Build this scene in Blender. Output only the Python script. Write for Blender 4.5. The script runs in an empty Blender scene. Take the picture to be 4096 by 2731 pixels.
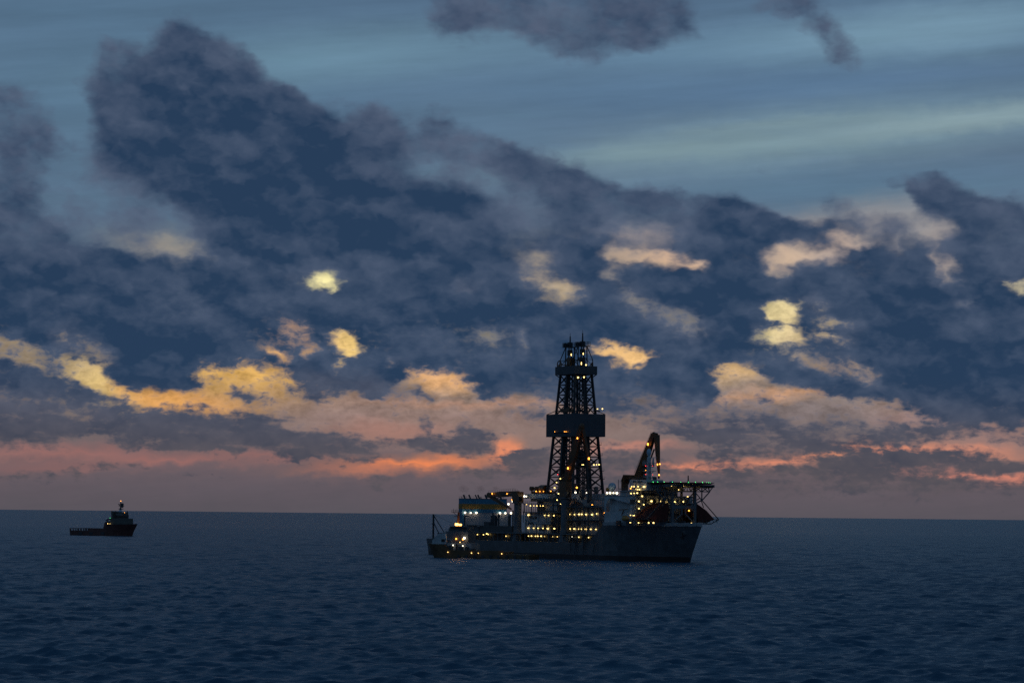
import bpy, bmesh, math, random
import numpy as np
from mathutils import Vector, Matrix, Euler

# ------------------------------------------------------------------ camera
SC = bpy.context.scene
COL = SC.collection
R = math.radians
FPX = 4096 * 100.0 / 36.0                     # focal length in photograph pixels
CAM_H = 21.6
cam_d = bpy.data.cameras.new('camera')
cam = bpy.data.objects.new('camera', cam_d)
COL.objects.link(cam)
cam_d.lens = 100.0
cam_d.sensor_width = 36.0
cam_d.clip_start = 1.0
cam_d.clip_end = 200000.0
CAM_M = Euler((R(90.0 + 3.468), 0, 0)).to_matrix() @ Matrix.Rotation(R(0.587), 3, 'Z')
cam.matrix_world = Matrix.Translation((0, 0, CAM_H)) @ CAM_M.to_4x4()
SC.camera = cam

SC.view_settings.view_transform = 'Standard'
SC.view_settings.look = 'None'
SC.view_settings.exposure = 0.0
SC.view_settings.gamma = 1.0
SC.render.engine = 'CYCLES'
SC.cycles.max_bounces = 5
SC.cycles.diffuse_bounces = 2
SC.cycles.glossy_bounces = 3
SC.cycles.volume_bounces = 0
SC.cycles.sample_clamp_indirect = 3.0
SC.cycles.caustics_reflective = False
SC.cycles.caustics_refractive = False
SC.cycles.use_denoising = False


def sight(px, py):
    """direction of the sight line through a pixel of the photograph"""
    d = CAM_M @ Vector(((px - 2048) / FPX, (1365.5 - py) / FPX, -1.0))
    return d.normalized()


def lin(c):
    return tuple((v / 255 / 12.92) if v / 255 <= 0.04045 else ((v / 255 + 0.055) / 1.055) ** 2.4 for v in c)


# ------------------------------------------------------------------ dusk sky
# Cloud cover and sky colour are laid out by compass bearing (u, degrees) and height above the horizon (v, degrees).
NU, NV = 257, 84
U0, U1, V0, V1 = -13.0, 13.0, -0.4, 11.0
uu = np.linspace(U0, U1, NU)[None, :].repeat(NV, 0)
vv = np.linspace(V0, V1, NV)[:, None].repeat(NU, 1)
K = 114.0                                     # chart units per degree
gx, gy = uu * K, vv * K


def chart(x, y):
    d = sight(x * 4096 / 2352, y * 4096 / 2352)
    return math.degrees(math.atan2(d.x, d.y)) * K, math.degrees(math.asin(d.z)) * K


def sstep(a, b, x):
    t = np.clip((x - a) / (b - a), 0, 1)
    return t * t * (3 - 2 * t)


def m_ell(cx, cy, rx, ry, rot=0.0, f=0.6):
    x, y = chart(cx, cy)
    a = math.radians(-rot)
    dx, dy = gx - x, gy - y
    ex = (dx * math.cos(a) + dy * math.sin(a)) / rx
    ey = (-dx * math.sin(a) + dy * math.cos(a)) / ry
    return 1 - sstep(1 - f, 1 + f, np.sqrt(ex * ex + ey * ey))


def m_poly(pts, f=14.0):
    p = np.array([chart(*q) for q in pts])
    inside = np.zeros_like(gx, bool)
    dist = np.full_like(gx, 1e9)
    n = len(p)
    for i in range(n):
        (x1, y1), (x2, y2) = p[i], p[(i + 1) % n]
        c = ((y1 > gy) != (y2 > gy)) & (gx < (x2 - x1) * (gy - y1) / ((y2 - y1) or 1e-9) + x1)
        inside ^= c
        ex, ey = x2 - x1, y2 - y1
        t = np.clip(((gx - x1) * ex + (gy - y1) * ey) / (ex * ex + ey * ey + 1e-9), 0, 1)
        dist = np.minimum(dist, np.hypot(gx - x1 - t * ex, gy - y1 - t * ey))
    return sstep(-f, f, np.where(inside, dist, -dist))


def over(layer, mask, val, op=1.0):
    m = mask * op
    return layer * (1 - m) + val * m


# --- sky behind the low clouds, as display values 0..255
stops = [(0.0, (90, 85, 92)), (0.5, (96, 88, 95)), (0.9, (106, 93, 98)), (1.3, (112, 99, 102)), (1.9, (124, 110, 108)),
         (2.6, (124, 114, 112)), (3.6, (106, 108, 118)), (5.0, (90, 104, 124)), (6.2, (92, 110, 131)), (8, (89, 112, 135)), (11, (82, 107, 133))]
sv = np.array([s[0] for s in stops])
BG = np.stack([np.interp(vv, sv, [s[1][k] for s in stops]) for k in range(3)], -1)


def bg(mask, col, op=1.0):
    global BG
    BG = over(BG, mask[..., None], np.array(col, float), op)


# pale streaks of high cloud
bg(m_ell(250, 300, 600, 330, 0, .8), (88, 118, 142), .6)
bg(m_ell(780, 130, 420, 60, -6, .9), (106, 138, 158), .8)
bg(m_ell(1700, 110, 520, 60, -4, .9), (104, 136, 160), .7)
bg(m_ell(2150, 70, 360, 60, -6, .9), (120, 152, 172), .8)
bg(m_ell(1500, 215, 700, 55, -3, .9), (88, 116, 144), .7)
bg(m_ell(1950, 205, 300, 40, -3, .9), (90, 118, 148), .7)
bg(m_ell(1850, 320, 560, 70, -6, .8), (116, 142, 156), .9)
bg(m_ell(2230, 275, 320, 26, -6, .8), (134, 157, 164), .9)
bg(m_ell(1560, 345, 360, 22, -4, .8), (122, 146, 154), .8)
bg(m_ell(1800, 285, 260, 12, -5, .8), (126, 150, 158), .6)
bg(m_ell(2000, 430, 520, 45, -2, .9), (92, 120, 144), .9)
bg(m_ell(1100, 300, 200, 80, 0, .9), (94, 120, 144), .8)
# breaks in the low clouds
bg(m_ell(1530, 592, 190, 50, 0, .9), (222, 182, 148))
bg(m_ell(1480, 545, 160, 34, 0, .8), (150, 140, 140), .8)
bg(m_ell(1900, 580, 230, 70, -6, .9), (176, 158, 148))
bg(m_ell(1960, 545, 86, 24, 0, .9), (216, 182, 156))
bg(m_ell(1800, 595, 60, 34, -30, .9), (204, 176, 150), .8)
bg(m_ell(2100, 520, 160, 60, 0, .8), (146, 144, 146), .9)
bg(m_ell(2170, 600, 60, 80, 20, .8), (176, 160, 150), .9)
bg(m_ell(1270, 645, 120, 70, 20, .8), (188, 168, 140))
bg(m_ell(400, 580, 140, 40, 10, .8), (150, 142, 132), .9)
bg(m_ell(740, 648, 60, 50, 0, .7), (250, 236, 168))
bg(m_ell(1800, 745, 90, 75, 0, .7), (254, 236, 168))
bg(m_ell(2340, 655, 60, 30, 0, .7), (222, 206, 160))
bg(m_ell(1500, 700, 160, 70, 30, .8), (150, 142, 132), .9)
bg(m_ell(1930, 780, 160, 60, 20, .8), (200, 176, 136), .9)
bg(m_ell(1960, 860, 160, 50, 20, .8), (170, 144, 124), .9)
bg(m_ell(1130, 780, 120, 50, 10, .8), (150, 142, 128), .9)
bg(m_ell(790, 800, 80, 60, 30, .7), (246, 206, 130))
bg(m_ell(680, 770, 70, 60, 30, .7), (190, 150, 120))
bg(m_ell(640, 815, 60, 30, 10, .7), (232, 178, 118))
bg(m_ell(150, 730, 120, 60, 20, .7), (160, 142, 118))
bg(m_ell(120, 830, 240, 70, 25, .8), (150, 132, 112), .9)
bg(m_poly([(225, 850), (250, 858), (360, 900), (470, 890), (470, 830), (560, 820), (700, 850), (820, 870), (800, 905), (640, 930), (520, 950), (330, 950), (225, 895)], 30), (206, 156, 98), .8)
bg(m_ell(200, 865, 100, 36, 30, .7), (218, 186, 124))
bg(m_ell(60, 805, 120, 26, 18, .7), (152, 135, 114))
bg(m_ell(580, 880, 150, 42, 8, .6), (232, 180, 100))
bg(m_ell(440, 925, 150, 28, 6, .6), (232, 166, 94), .9)
bg(m_ell(830, 930, 260, 36, 4, .9), (150, 124, 112), .9)
bg(m_ell(950, 965, 320, 40, 2, .9), (142, 120, 114), .8)
bg(m_ell(1010, 866, 90, 30, 8, .7), (226, 172, 120))
bg(m_ell(1120, 928, 220, 9, 0, .9), (186, 140, 116), .7)
bg(m_ell(1440, 815, 110, 50, 12, .6), (238, 190, 128))
bg(m_ell(1690, 858, 90, 30, 6, .6), (240, 192, 126))
bg(m_ell(1790, 895, 170, 36, 4, .9), (136, 122, 117), .9)
bg(m_ell(1760, 912, 130, 12, -4, .8), (228, 164, 116), .9)
bg(m_ell(1800, 965, 330, 42, 2, .9), (126, 114, 114), .9)
bg(m_ell(1180, 985, 400, 40, 0, .9), (140, 118, 112), .8)
# red and orange bands above the horizon
bg(m_ell(230, 1055, 460, 22, -2, .9), (130, 99, 99), .7)
bg(m_ell(420, 1058, 280, 8, -3, .9), (176, 112, 102), .5)
bg(m_ell(150, 1042, 240, 6, -2, .9), (170, 110, 102), .45)
bg(m_ell(90, 1035, 200, 12, 0, .9), (150, 108, 104), .8)
bg(m_ell(930, 1068, 180, 15, -3, .9), (214, 126, 94), .85)
bg(m_ell(1000, 1062, 100, 9, -3, .9), (244, 138, 88), .9)
bg(m_ell(1160, 1035, 34, 22, -30, .8), (236, 142, 104))
bg(m_ell(900, 990, 130, 22, 0, .9), (176, 124, 110), .6)
bg(m_ell(1440, 1025, 110, 10, -2, .8), (186, 128, 114), .9)
bg(m_ell(1600, 1070, 110, 12, -6, .8), (216, 134, 108))
bg(m_ell(1800, 1055, 120, 11, -8, .9), (230, 142, 112), .9)
bg(m_ell(1930, 1035, 80, 14, -8, .8), (240, 152, 112))
bg(m_ell(2060, 1035, 90, 14, 0, .8), (226, 142, 112))
bg(m_ell(2240, 1035, 120, 16, 4, .9), (216, 140, 114), .9)
bg(m_ell(2200, 1092, 150, 9, 4, .9), (200, 126, 110), .9)
bg(m_ell(2330, 1100, 80, 10, 2, .8), (210, 130, 110))
bg(m_ell(2240, 985, 180, 30, 8, .9), (160, 126, 120), .8)

# --- cloud cover D (0 clear .. 1 dense), shade S (0 dark blue .. 1 pale mauve), warmth W
D = np.zeros_like(uu)
S = np.full_like(uu, 0.35)
W = np.zeros_like(uu)


def cl(mask, d=None, s=None, w=None, op=1.0):
    global D, S, W
    if d is not None:
        D = over(D, mask, d, op)
    if s is not None:
        S = over(S, mask, s, op)
    if w is not None:
        W = over(W, mask, w, op)


main = [(-80, 480), (40, 470), (130, 500), (200, 550), (330, 590), (300, 520), (230, 420), (232, 330), (215, 280), (212, 190), (225, 140), (240, 105), (275, 95),
        (305, 112), (318, 150), (345, 145), (362, 110), (385, 78), (420, 66), (470, 78), (490, 95), (520, 108), (540, 130), (590, 145), (598, 185),
        (618, 205), (640, 180), (672, 190), (705, 225), (718, 250), (760, 265), (800, 292), (832, 270), (850, 238), (880, 245), (895, 275), (930, 295),
        (960, 310), (985, 275), (1030, 280), (1060, 300), (1110, 305), (1150, 320), (1190, 335), (1215, 360), (1240, 395), (1290, 385), (1325, 385), (1360, 410),
        (1420, 430), (1480, 438), (1540, 435), (1590, 455), (1618, 488), (1650, 458), (1690, 450), (1720, 478), (1770, 490), (1850, 505), (1900, 505),
        (1960, 500), (2050, 500), (2110, 480), (2060, 430), (2120, 400), (2155, 385), (2200, 430), (2280, 450), (2330, 470), (2450, 510),
        (2450, 960), (2300, 985), (2180, 975), (2060, 930), (1960, 915), (1900, 920), (1800, 885), (1720, 872), (1650, 862), (1655, 915), (1560, 942),
        (1420, 948), (1350, 930), (1250, 915), (1120, 918), (1080, 880), (990, 850), (940, 870), (890, 885), (880, 918), (800, 905), (740, 888), (650, 860), (560, 850),
        (470, 850), (474, 895), (420, 910), (330, 905), (250, 880), (180, 832), (90, 795), (-80, 770)]
cl(m_poly(main, 17), .95, .22)
# upper fringes and thin parts
cl(m_poly([(-80, 190), (40, 185), (85, 230), (110, 280), (130, 330), (175, 350), (160, 375), (60, 400), (-80, 470)], 36), .62, .5)
cl(m_ell(60, 300, 50, 110, 20, .8), .72, .4)
cl(m_ell(10, 520, 150, 130, 0, .9), .8, .3)
cl(m_ell(265, 150, 60, 65, 0, .6), .66, .75)
cl(m_ell(270, 300, 60, 80, 0, .8), .8, .5)
cl(m_ell(400, 100, 50, 50, 0, .7), .7, .72)
cl(m_ell(470, 190, 110, 120, 20, .8), 1.0, .26)
cl(m_ell(520, 130, 40, 30, 0, .7), .7, .62)
cl(m_ell(560, 180, 50, 40, 0, .8), .76, .55)
cl(m_ell(330, 210, 70, 55, 0, .8), .8, .5)
cl(m_ell(560, 300, 260, 120, 20, .9), 1.0, .18)
cl(m_ell(860, 290, 60, 60, 0, .8), .76, .55)
cl(m_ell(420, 360, 180, 120, 30, .8), .95, .22)
cl(m_ell(780, 480, 460, 150, 12, .8), 1.0, .02)
cl(m_ell(1000, 560, 300, 60, 2, .8), 1.0, .03)
cl(m_ell(1040, 430, 160, 110, 20, .9), .8, .4)
cl(m_ell(1010, 385, 60, 40, 20, .8), .34, .7)
cl(m_ell(1120, 420, 70, 26, 20, .8), .45, .7)
cl(m_ell(1060, 320, 110, 50, 15, .8), .74, .55)
cl(m_ell(1090, 500, 160, 60, 10, .8), .98, .12)
cl(m_ell(1290, 430, 110, 60, 25, .8), .92, .3)
cl(m_ell(1440, 490, 160, 60, 10, .8), .84, .48)
cl(m_ell(1600, 480, 60, 40, 10, .8), .78, .5)
cl(m_ell(1700, 520, 90, 60, 20, .7), .98, .2)
cl(m_ell(1200, 490, 60, 80, 40, .8), .62, .6)
cl(m_ell(1470, 545, 110, 26, 4, .9), .5, .75)
# pale veil between the left bank and the tall cloud
cl(m_poly([(140, 420), (230, 400), (320, 440), (400, 480), (480, 560), (500, 610), (420, 600), (330, 560), (260, 545), (180, 520)], 46), .6, .72)
cl(m_ell(300, 480, 120, 50, 25, .9), .66, .7)
cl(m_ell(405, 578, 90, 26, 12, .8), .42, .85)
cl(m_ell(215, 540, 60, 26, 25, .9), .55, .7)
cl(m_ell(190, 480, 60, 60, 0, .9), .5, .75)
cl(m_ell(120, 650, 330, 60, 4, .9), 1.0, .04)
cl(m_ell(420, 660, 260, 60, 8, .9), .94, .22)
cl(m_ell(520, 850, 240, 30, 4, .9), .95, .1)
cl(m_ell(330, 830, 210, 70, 14, .8), 1.0, .05)
cl(m_ell(900, 640, 260, 40, 4, .9), .92, .32)
cl(m_ell(1000, 780, 260, 80, 10, .9), .94, .18)
cl(m_ell(620, 720, 240, 60, 10, .9), .93, .2)
cl(m_ell(1620, 680, 170, 90, 24, .8), 1.0, .08)
cl(m_ell(1950, 690, 260, 80, 20, .8), .97, .14)
cl(m_ell(2200, 800, 260, 120, 14, .9), 1.0, .1)
cl(m_ell(2100, 590, 70, 46, 20, .7), .96, .24)
cl(m_ell(2320, 560, 90, 90, 0, .9), .88, .4)
cl(m_ell(1480, 870, 160, 60, 10, .8), .98, .2)
cl(m_ell(1480, 920, 200, 30, 4, .9), .8, .4)
# breaks that let the bright sky through
for e in [(742, 640, 34, 22, 0, .3), (737, 650, 24, 14, 0, .12), (682, 646, 16, 8, 20, .55),
          (1796, 718, 32, 24, 0, .0), (1800, 770, 38, 20, 0, .0), (1745, 765, 24, 20, 20, .6),
          (1500, 594, 84, 22, 0, .12), (1420, 582, 36, 18, 0, .1), (1590, 602, 40, 12, 12, .25), (1400, 625, 22, 20, 0, .55),
          (1810, 590, 54, 40, -30, .3), (1960, 545, 60, 22, 0, .2), (1880, 592, 54, 18, 0, .36), (1800, 620, 26, 28, 0, .42),
          (2030, 510, 80, 30, -10, .5), (2130, 520, 60, 34, 10, .42), (2170, 610, 30, 46, -10, .42), (2060, 545, 30, 40, 0, .55), (2340, 655, 44, 12, 4, .2),
          (2215, 700, 16, 8, 0, .55), (1240, 640, 40, 24, 20, .38), (1290, 668, 40, 30, 10, .3), (1230, 600, 60, 30, 0, .62), (1065, 655, 24, 12, 0, .62),
          (1470, 690, 60, 26, 40, .58), (1560, 740, 70, 28, 25, .62), (1120, 770, 34, 20, 0, .62), (1195, 785, 14, 28, -20, .6),
          (1870, 700, 40, 20, 20, .6), (1930, 745, 50, 14, 10, .45), (1920, 780, 50, 14, 10, .45), (1860, 830, 60, 16, 20, .55), (1960, 840, 60, 18, 20, .5), (1990, 870, 40, 14, 20, .55),
          (790, 790, 40, 20, 30, .1), (800, 812, 26, 14, 20, .05), (712, 808, 18, 18, 0, .2), (640, 815, 40, 12, 20, .3), (680, 760, 40, 30, 0, .6), (775, 845, 14, 7, 0, .3),
          (905, 832, 16, 7, 0, .5), (150, 775, 26, 34, 30, .6), (215, 800, 60, 22, 20, .72),
          (1430, 805, 60, 14, 14, .2), (1460, 828, 28, 18, 0, .1), (1380, 800, 40, 8, 0, .4), (1690, 850, 50, 14, 4, .1),
          (1000, 862, 60, 20, 6, .25), (955, 880, 24, 26, 0, .3), (1050, 880, 40, 14, 0, .3), (920, 905, 30, 24, 0, .3)]:
    cl(m_ell(e[0], e[1], e[2] * .82, e[3] * .84, e[4], .9), min(.7, e[5] + (.06 if e[5] >= .4 else .14 if e[5] > 0 else .05)), .8, .4)
cl(m_poly([(-80, 770), (60, 800), (150, 840), (240, 890), (320, 915), (470, 900), (462, 850), (560, 845), (690, 872), (800, 905), (760, 935), (600, 940), (420, 950), (300, 930), (180, 880), (60, 820), (-80, 800)], 16), .42, .8, .6)
for e in [(60, 800, 90, 12, 18, .42), (120, 835, 40, 16, 30, .7), (190, 858, 50, 22, 28, .16), (285, 902, 34, 14, 12, .2), (370, 915, 80, 14, 6, .26), (540, 872, 90, 26, 6, .3), (640, 885, 70, 22, 10, .34), (560, 915, 150, 16, 4, .34), (480, 860, 26, 12, 0, .2), (720, 915, 120, 20, 6, .2)]:
    cl(m_ell(*e[:5], .8), e[5])
cl(m_poly([(1630, 838), (1720, 860), (1800, 885), (1900, 915), (2060, 940), (2100, 980), (1900, 1000), (1640, 980), (1480, 960), (1640, 935), (1668, 910)], 18), .2, .7, .6)
for e in [(1838, 746, 26, 12, 10, .95), (1764, 746, 18, 12, 0, .92), (738, 658, 12, 7, 0, .8), (1455, 606, 40, 12, 0, .85), (1545, 612, 30, 8, 0, .8), (1850, 618, 44, 16, -10, .9), (1900, 570, 26, 8, 0, .7), (1262, 640, 20, 8, 0, .75), (1255, 690, 30, 12, 0, .8)]:
    cl(m_ell(*e[:5], .7), e[5], .25)
# small dark puffs inside the golden strip
for e in [(560, 905, 40, 14, 10, .7), (500, 875, 22, 12, 0, .6), (700, 895, 60, 18, 6, .7), (845, 885, 50, 26, 14, .95), (980, 905, 36, 14, 20, .9),
          (230, 830, 30, 12, 10, .75), (740, 870, 60, 20, 12, .9), (1420, 830, 30, 8, 0, .6), (1750, 915, 16, 12, 0, .6), (470, 935, 60, 8, 6, .5)]:
    cl(m_ell(*e[:5], .6), e[5], .4, .6)
# lower decks, slate and mauve
cl(m_poly([(-80, 800), (50, 830), (160, 870), (240, 905), (310, 930), (290, 945), (200, 925), (60, 915), (-80, 910)], 12), .92, .3, .2)
cl(m_poly([(-80, 905), (100, 905), (260, 935), (330, 970), (320, 1010), (150, 1000), (60, 1030), (-80, 1030)], 20), .8, .45, .5)
cl(m_ell(60, 985, 110, 34, 10, .7), .88, .35, .4)
cl(m_poly([(305, 940), (360, 930), (450, 955), (560, 940), (620, 945), (680, 985), (780, 990), (820, 1005), (815, 1040), (760, 1058), (600, 1040), (480, 1030), (380, 1015), (330, 1000)], 16), .9, .55, .5)
cl(m_ell(560, 1000, 220, 22, 6, .7), .86, .42, .45)
cl(m_ell(720, 1030, 110, 18, 4, .7), .86, .42, .45)
cl(m_ell(380, 1030, 100, 14, 2, .7), .78, .5, .6)
cl(m_ell(150, 960, 120, 18, 8, .8), .78, .48, .5)
for e in [(240, 1070, 34, 12, 0, .72), (315, 1068, 36, 10, 0, .72), (170, 1078, 20, 12, 0, .6), (110, 1095, 60, 10, 0, .5), (180, 1100, 60, 12, 0, .5), (20, 1085, 40, 8, 0, .5),
          (663, 957, 22, 7, 8, .75), (750, 930, 20, 8, 30, .55), (770, 965, 26, 9, 20, .5), (980, 975, 26, 26, 20, .8), (1010, 1020, 90, 24, 12, .76), (1100, 1010, 60, 26, 14, .74),
          (930, 1015, 80, 16, 4, .68), (1090, 990, 50, 16, 20, .7), (1215, 1050, 54, 26, 0, .74), (1150, 1090, 160, 16, 0, .45), (850, 1100, 40, 12, 14, .6), (790, 1080, 30, 14, 0, .55), (880, 1052, 30, 5, 4, .7),
          (940, 1048, 26, 6, 0, .7), (1215, 955, 40, 14, 10, .6), (1060, 1100, 120, 18, 0, .45),
          (1420, 1045, 70, 30, 0, .62), (1560, 980, 60, 14, 10, .6), (1690, 985, 130, 24, 4, .8), (1600, 1000, 120, 18, 6, .72), (1820, 1000, 110, 24, 6, .78), (1740, 965, 60, 12, 4, .6),
          (1780, 1035, 60, 16, 4, .72), (1650, 1045, 60, 10, 0, .6), (1500, 1070, 60, 14, 0, .5), (2000, 1035, 90, 26, 6, .86), (1985, 1020, 40, 16, 0, .86), (2110, 1060, 110, 26, 6, .82), (1930, 1060, 120, 16, 0, .8),
          (2130, 1030, 30, 26, 30, .7), (2050, 990, 90, 16, 8, .7), (2200, 990, 120, 14, 8, .7), (2300, 1070, 90, 20, 4, .78), (2330, 1015, 60, 14, 4, .7), (2150, 1088, 90, 10, 4, .7),
          (1700, 1100, 260, 24, -3, .66), (2050, 1105, 260, 20, 2, .7), (2300, 1118, 140, 12, 2, .62), (1850, 1085, 140, 14, 0, .72), (1600, 1110, 120, 20, 0, .6)]:
    cl(m_ell(*e[:5], .6), e[5], .5, .65)
cl(m_ell(1800, 1098, 560, 40, 0, .9), .66, .6, .5)
cl(m_ell(2050, 1045, 260, 40, 6, .9), .86, .42, .5)
cl(m_ell(1740, 985, 230, 26, 5, .8), .8, .45, .5)
cl(m_ell(560, 1005, 300, 30, 4, .8), .86, .5, .4)
cl(m_ell(1200, 1048, 70, 26, 0, .8), .72, .55, .5)
for e in [(1800, 1060, 130, 8, -8, .3), (1600, 1070, 110, 7, -6, .34), (2060, 1030, 70, 7, 0, .36), (2240, 1030, 110, 11, 4, .32), (2230, 1092, 150, 7, 3, .36), (940, 1066, 170, 13, -3, .2), (1160, 1036, 26, 14, -30, .2)]:
    cl(m_ell(*e[:5], .8), e[5])
# drifting clouds at the top edge
cl(m_poly([(985, -60), (985, 40), (1000, 110), (1035, 120), (1080, 70), (1150, 85), (1200, 105), (1290, 130), (1360, 125), (1430, 110), (1520, 115), (1580, 95), (1640, 92), (1590, 50), (1550, -60)], 40), .74, .5)
cl(m_ell(1060, 20, 90, 40, 0, .8), .8, .42)
cl(m_ell(1300, 95, 120, 40, 20, .9), .78, .46)
cl(m_ell(1130, 110, 100, 30, 0, .9), .36, .6)
cl(m_ell(1500, 60, 90, 50, 0, .8), .76, .45)
cl(m_poly([(1740, -60), (1850, -60), (1930, 50), (1960, 90), (1990, 150), (1955, 170), (1890, 100), (1800, 60), (1730, 20)], 40), .66, .5)
cl(m_ell(1920, 110, 36, 60, -30, .9), .62, .46)
cl(m_ell(1110, 250, 60, 20, 0, .9), .22, .5)
cl(m_ell(1920, 475, 60, 24, 10, .8), .6, .62)
cl(m_ell(2140, 420, 80, 26, 10, .8), .78, .45)
cl(m_ell(2270, 500, 90, 40, 20, .8), .84, .42)

BG = np.clip(BG / 255, 0, 1)
CV = np.clip(np.stack([D, S, W], -1), 0, 1)

world = bpy.data.worlds.new('World')
SC.world = world
world.use_nodes = True
nt = world.node_tree
nt.nodes.clear()


class X:
    """a small helper that turns arithmetic into math nodes"""
    def __init__(s, sock, tree):
        s.s, s.t = sock, tree

    def _m(s, op, *o, clamp=False):
        n = s.t.nodes.new('ShaderNodeMath')
        n.operation = op
        n.use_clamp = clamp
        for i, v in enumerate((s,) + o):
            if isinstance(v, X):
                s.t.links.new(v.s, n.inputs[i])
            else:
                n.inputs[i].default_value = v
        return X(n.outputs[0], s.t)

    def __add__(s, o): return s._m('ADD', o)
    def __sub__(s, o): return s._m('SUBTRACT', o)
    def __mul__(s, o): return s._m('MULTIPLY', o)
    def __truediv__(s, o): return s._m('DIVIDE', o)
    def ma(s, a, b): return s._m('MULTIPLY_ADD', a, b)
    def abs(s): return s._m('ABSOLUTE')
    def clamp(s): return s._m('ADD', 0.0, clamp=True)

    def step(s, a, b, kind='SMOOTHSTEP', lo=0.0, hi=1.0):
        n = s.t.nodes.new('ShaderNodeMapRange')
        n.interpolation_type = kind
        s.t.links.new(s.s, n.inputs[0])
        for i, v in zip((1, 2, 3, 4), (a, b, lo, hi)):
            n.inputs[i].default_value = v
        return X(n.outputs[0], s.t)


def comb(t, x, y, z):
    n = t.nodes.new('ShaderNodeCombineXYZ')
    for i, v in enumerate((x, y, z)):
        if isinstance(v, X):
            t.links.new(v.s, n.inputs[i])
        else:
            n.inputs[i].default_value = v
    return n.outputs[0]


def noise(t, vec, scale, detail=5.0, rough=0.55, dist=0.0):
    n = t.nodes.new('ShaderNodeTexNoise')
    t.links.new(vec, n.inputs['Vector'])
    n.inputs['Scale'].default_value = scale
    n.inputs['Detail'].default_value = detail
    n.inputs['Roughness'].default_value = rough
    n.inputs['Distortion'].default_value = dist
    return n


def mixc(t, f, a, b):
    n = t.nodes.new('ShaderNodeMix')
    n.data_type = 'RGBA'
    for i, v in ((0, f), (6, a), (7, b)):
        if isinstance(v, X):
            t.links.new(v.s, n.inputs[i])
        elif hasattr(v, 'links'):
            t.links.new(v, n.inputs[i])
        elif isinstance(v, (int, float)):
            n.inputs[i].default_value = v
        else:
            n.inputs[i].default_value = (*v, 1)
    return n.outputs[2]


def vmath(t, op, *v):
    n = t.nodes.new('ShaderNodeVectorMath')
    n.operation = op
    for i, q in enumerate(v):
        if isinstance(q, X):
            t.links.new(q.s, n.inputs[i])
        elif hasattr(q, 'links'):
            t.links.new(q, n.inputs[i])
        elif op == 'SCALE' and i == 1:
            n.inputs['Scale'].default_value = q
        else:
            n.inputs[i].default_value = q
    return n.outputs[0]


tc = nt.nodes.new('ShaderNodeTexCoord')
sep = nt.nodes.new('ShaderNodeSeparateXYZ')
nt.links.new(tc.outputs['Generated'], sep.inputs[0])
dx, dy, dz = (X(sep.outputs[i], nt) for i in range(3))
U = dx._m('ARCTAN2', dy) * 57.29578
V = dz._m('ARCSINE') * 57.29578
UV = comb(nt, U, V * 1.5, 0.0)
UV2 = comb(nt, U, V * 1.7, 7.3)
warp_a = noise(nt, UV, 1.1, 3.0, .5)
warp_b = noise(nt, UV2, 3.0, 2.5, .5)
sa = nt.nodes.new('ShaderNodeSeparateXYZ')
nt.links.new(warp_a.outputs['Color'], sa.inputs[0])
sb = nt.nodes.new('ShaderNodeSeparateXYZ')
nt.links.new(warp_b.outputs['Color'], sb.inputs[0])
WA = [X(sa.outputs[i], nt) - .5 for i in range(3)]
WB = [X(sb.outputs[i], nt) - .5 for i in range(3)]
up = V.step(5.0, 7.0, lo=1.0, hi=.5)
Uw = U + (WA[0] * .55 + WB[0] * .4) * up
Vw = V + (WA[1] * .32 + WB[1] * .3) * up


def bends(xs, ys, tol=0.0025):
    """indices of the few points that keep a sampled curve within tol"""
    keep, todo = {0, len(xs) - 1}, [(0, len(xs) - 1)]
    while todo:
        a, b = todo.pop()
        if b - a < 2:
            continue
        d = np.abs(ys[a + 1:b] - (ys[a] + (ys[b] - ys[a]) * (xs[a + 1:b] - xs[a]) / (xs[b] - xs[a])))
        m = int(d.argmax())
        if d[m] > tol:
            keep.add(a + 1 + m)
            todo += [(a, a + 1 + m), (a + 1 + m, b)]
    return sorted(keep)


def chart_lookup(Ux, Vx, tables):
    """smooth interpolation between one curve per 0.14 degrees of height"""
    un = ((Ux - U0) * (1 / (U1 - U0))).clamp()
    vn = Vx._m('MINIMUM', V1)._m('MAXIMUM', V0)
    vn = (vn - V0) * ((NV - 1) / (V1 - V0))
    uvec = comb(nt, un, un, un)
    acc = [None] * len(tables)
    for r in range(NV):
        w = (vn - r).abs()._m('SUBTRACT', 1.0)._m('MULTIPLY', -1.0, clamp=True)
        wvec = comb(nt, w, w, w)
        for k, tab in enumerate(tables):
            cn = nt.nodes.new('ShaderNodeVectorCurve')
            nt.links.new(uvec, cn.inputs['Vector'])
            for ch in range(3):
                c = cn.mapping.curves[ch]
                xs = np.linspace(0, 1, NU)
                ys = tab[r, :, ch]
                keep = bends(xs, ys)
                c.points[0].location = (0, ys[0])
                c.points[1].location = (1, ys[-1])
                for i in keep[1:-1]:
                    c.points.new(xs[i], ys[i])
                for p in c.points:
                    p.handle_type = 'VECTOR'
            cn.mapping.update()
            n = nt.nodes.new('ShaderNodeVectorMath')
            n.operation = 'MULTIPLY_ADD'
            nt.links.new(cn.outputs[0], n.inputs[0])
            nt.links.new(wvec, n.inputs[1])
            if acc[k] is not None:
                nt.links.new(acc[k], n.inputs[2])
            acc[k] = n.outputs[0]
    return acc


bgv, cv = chart_lookup(Uw, Vw, (BG, CV))
gam = nt.nodes.new('ShaderNodeGamma')
nt.links.new(bgv, gam.inputs[0])
gam.inputs[1].default_value = 2.2
scv = nt.nodes.new('ShaderNodeSeparateXYZ')
nt.links.new(cv, scv.inputs[0])
Dm, Sm, Wm = (X(scv.outputs[i], nt) for i in range(3))

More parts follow.
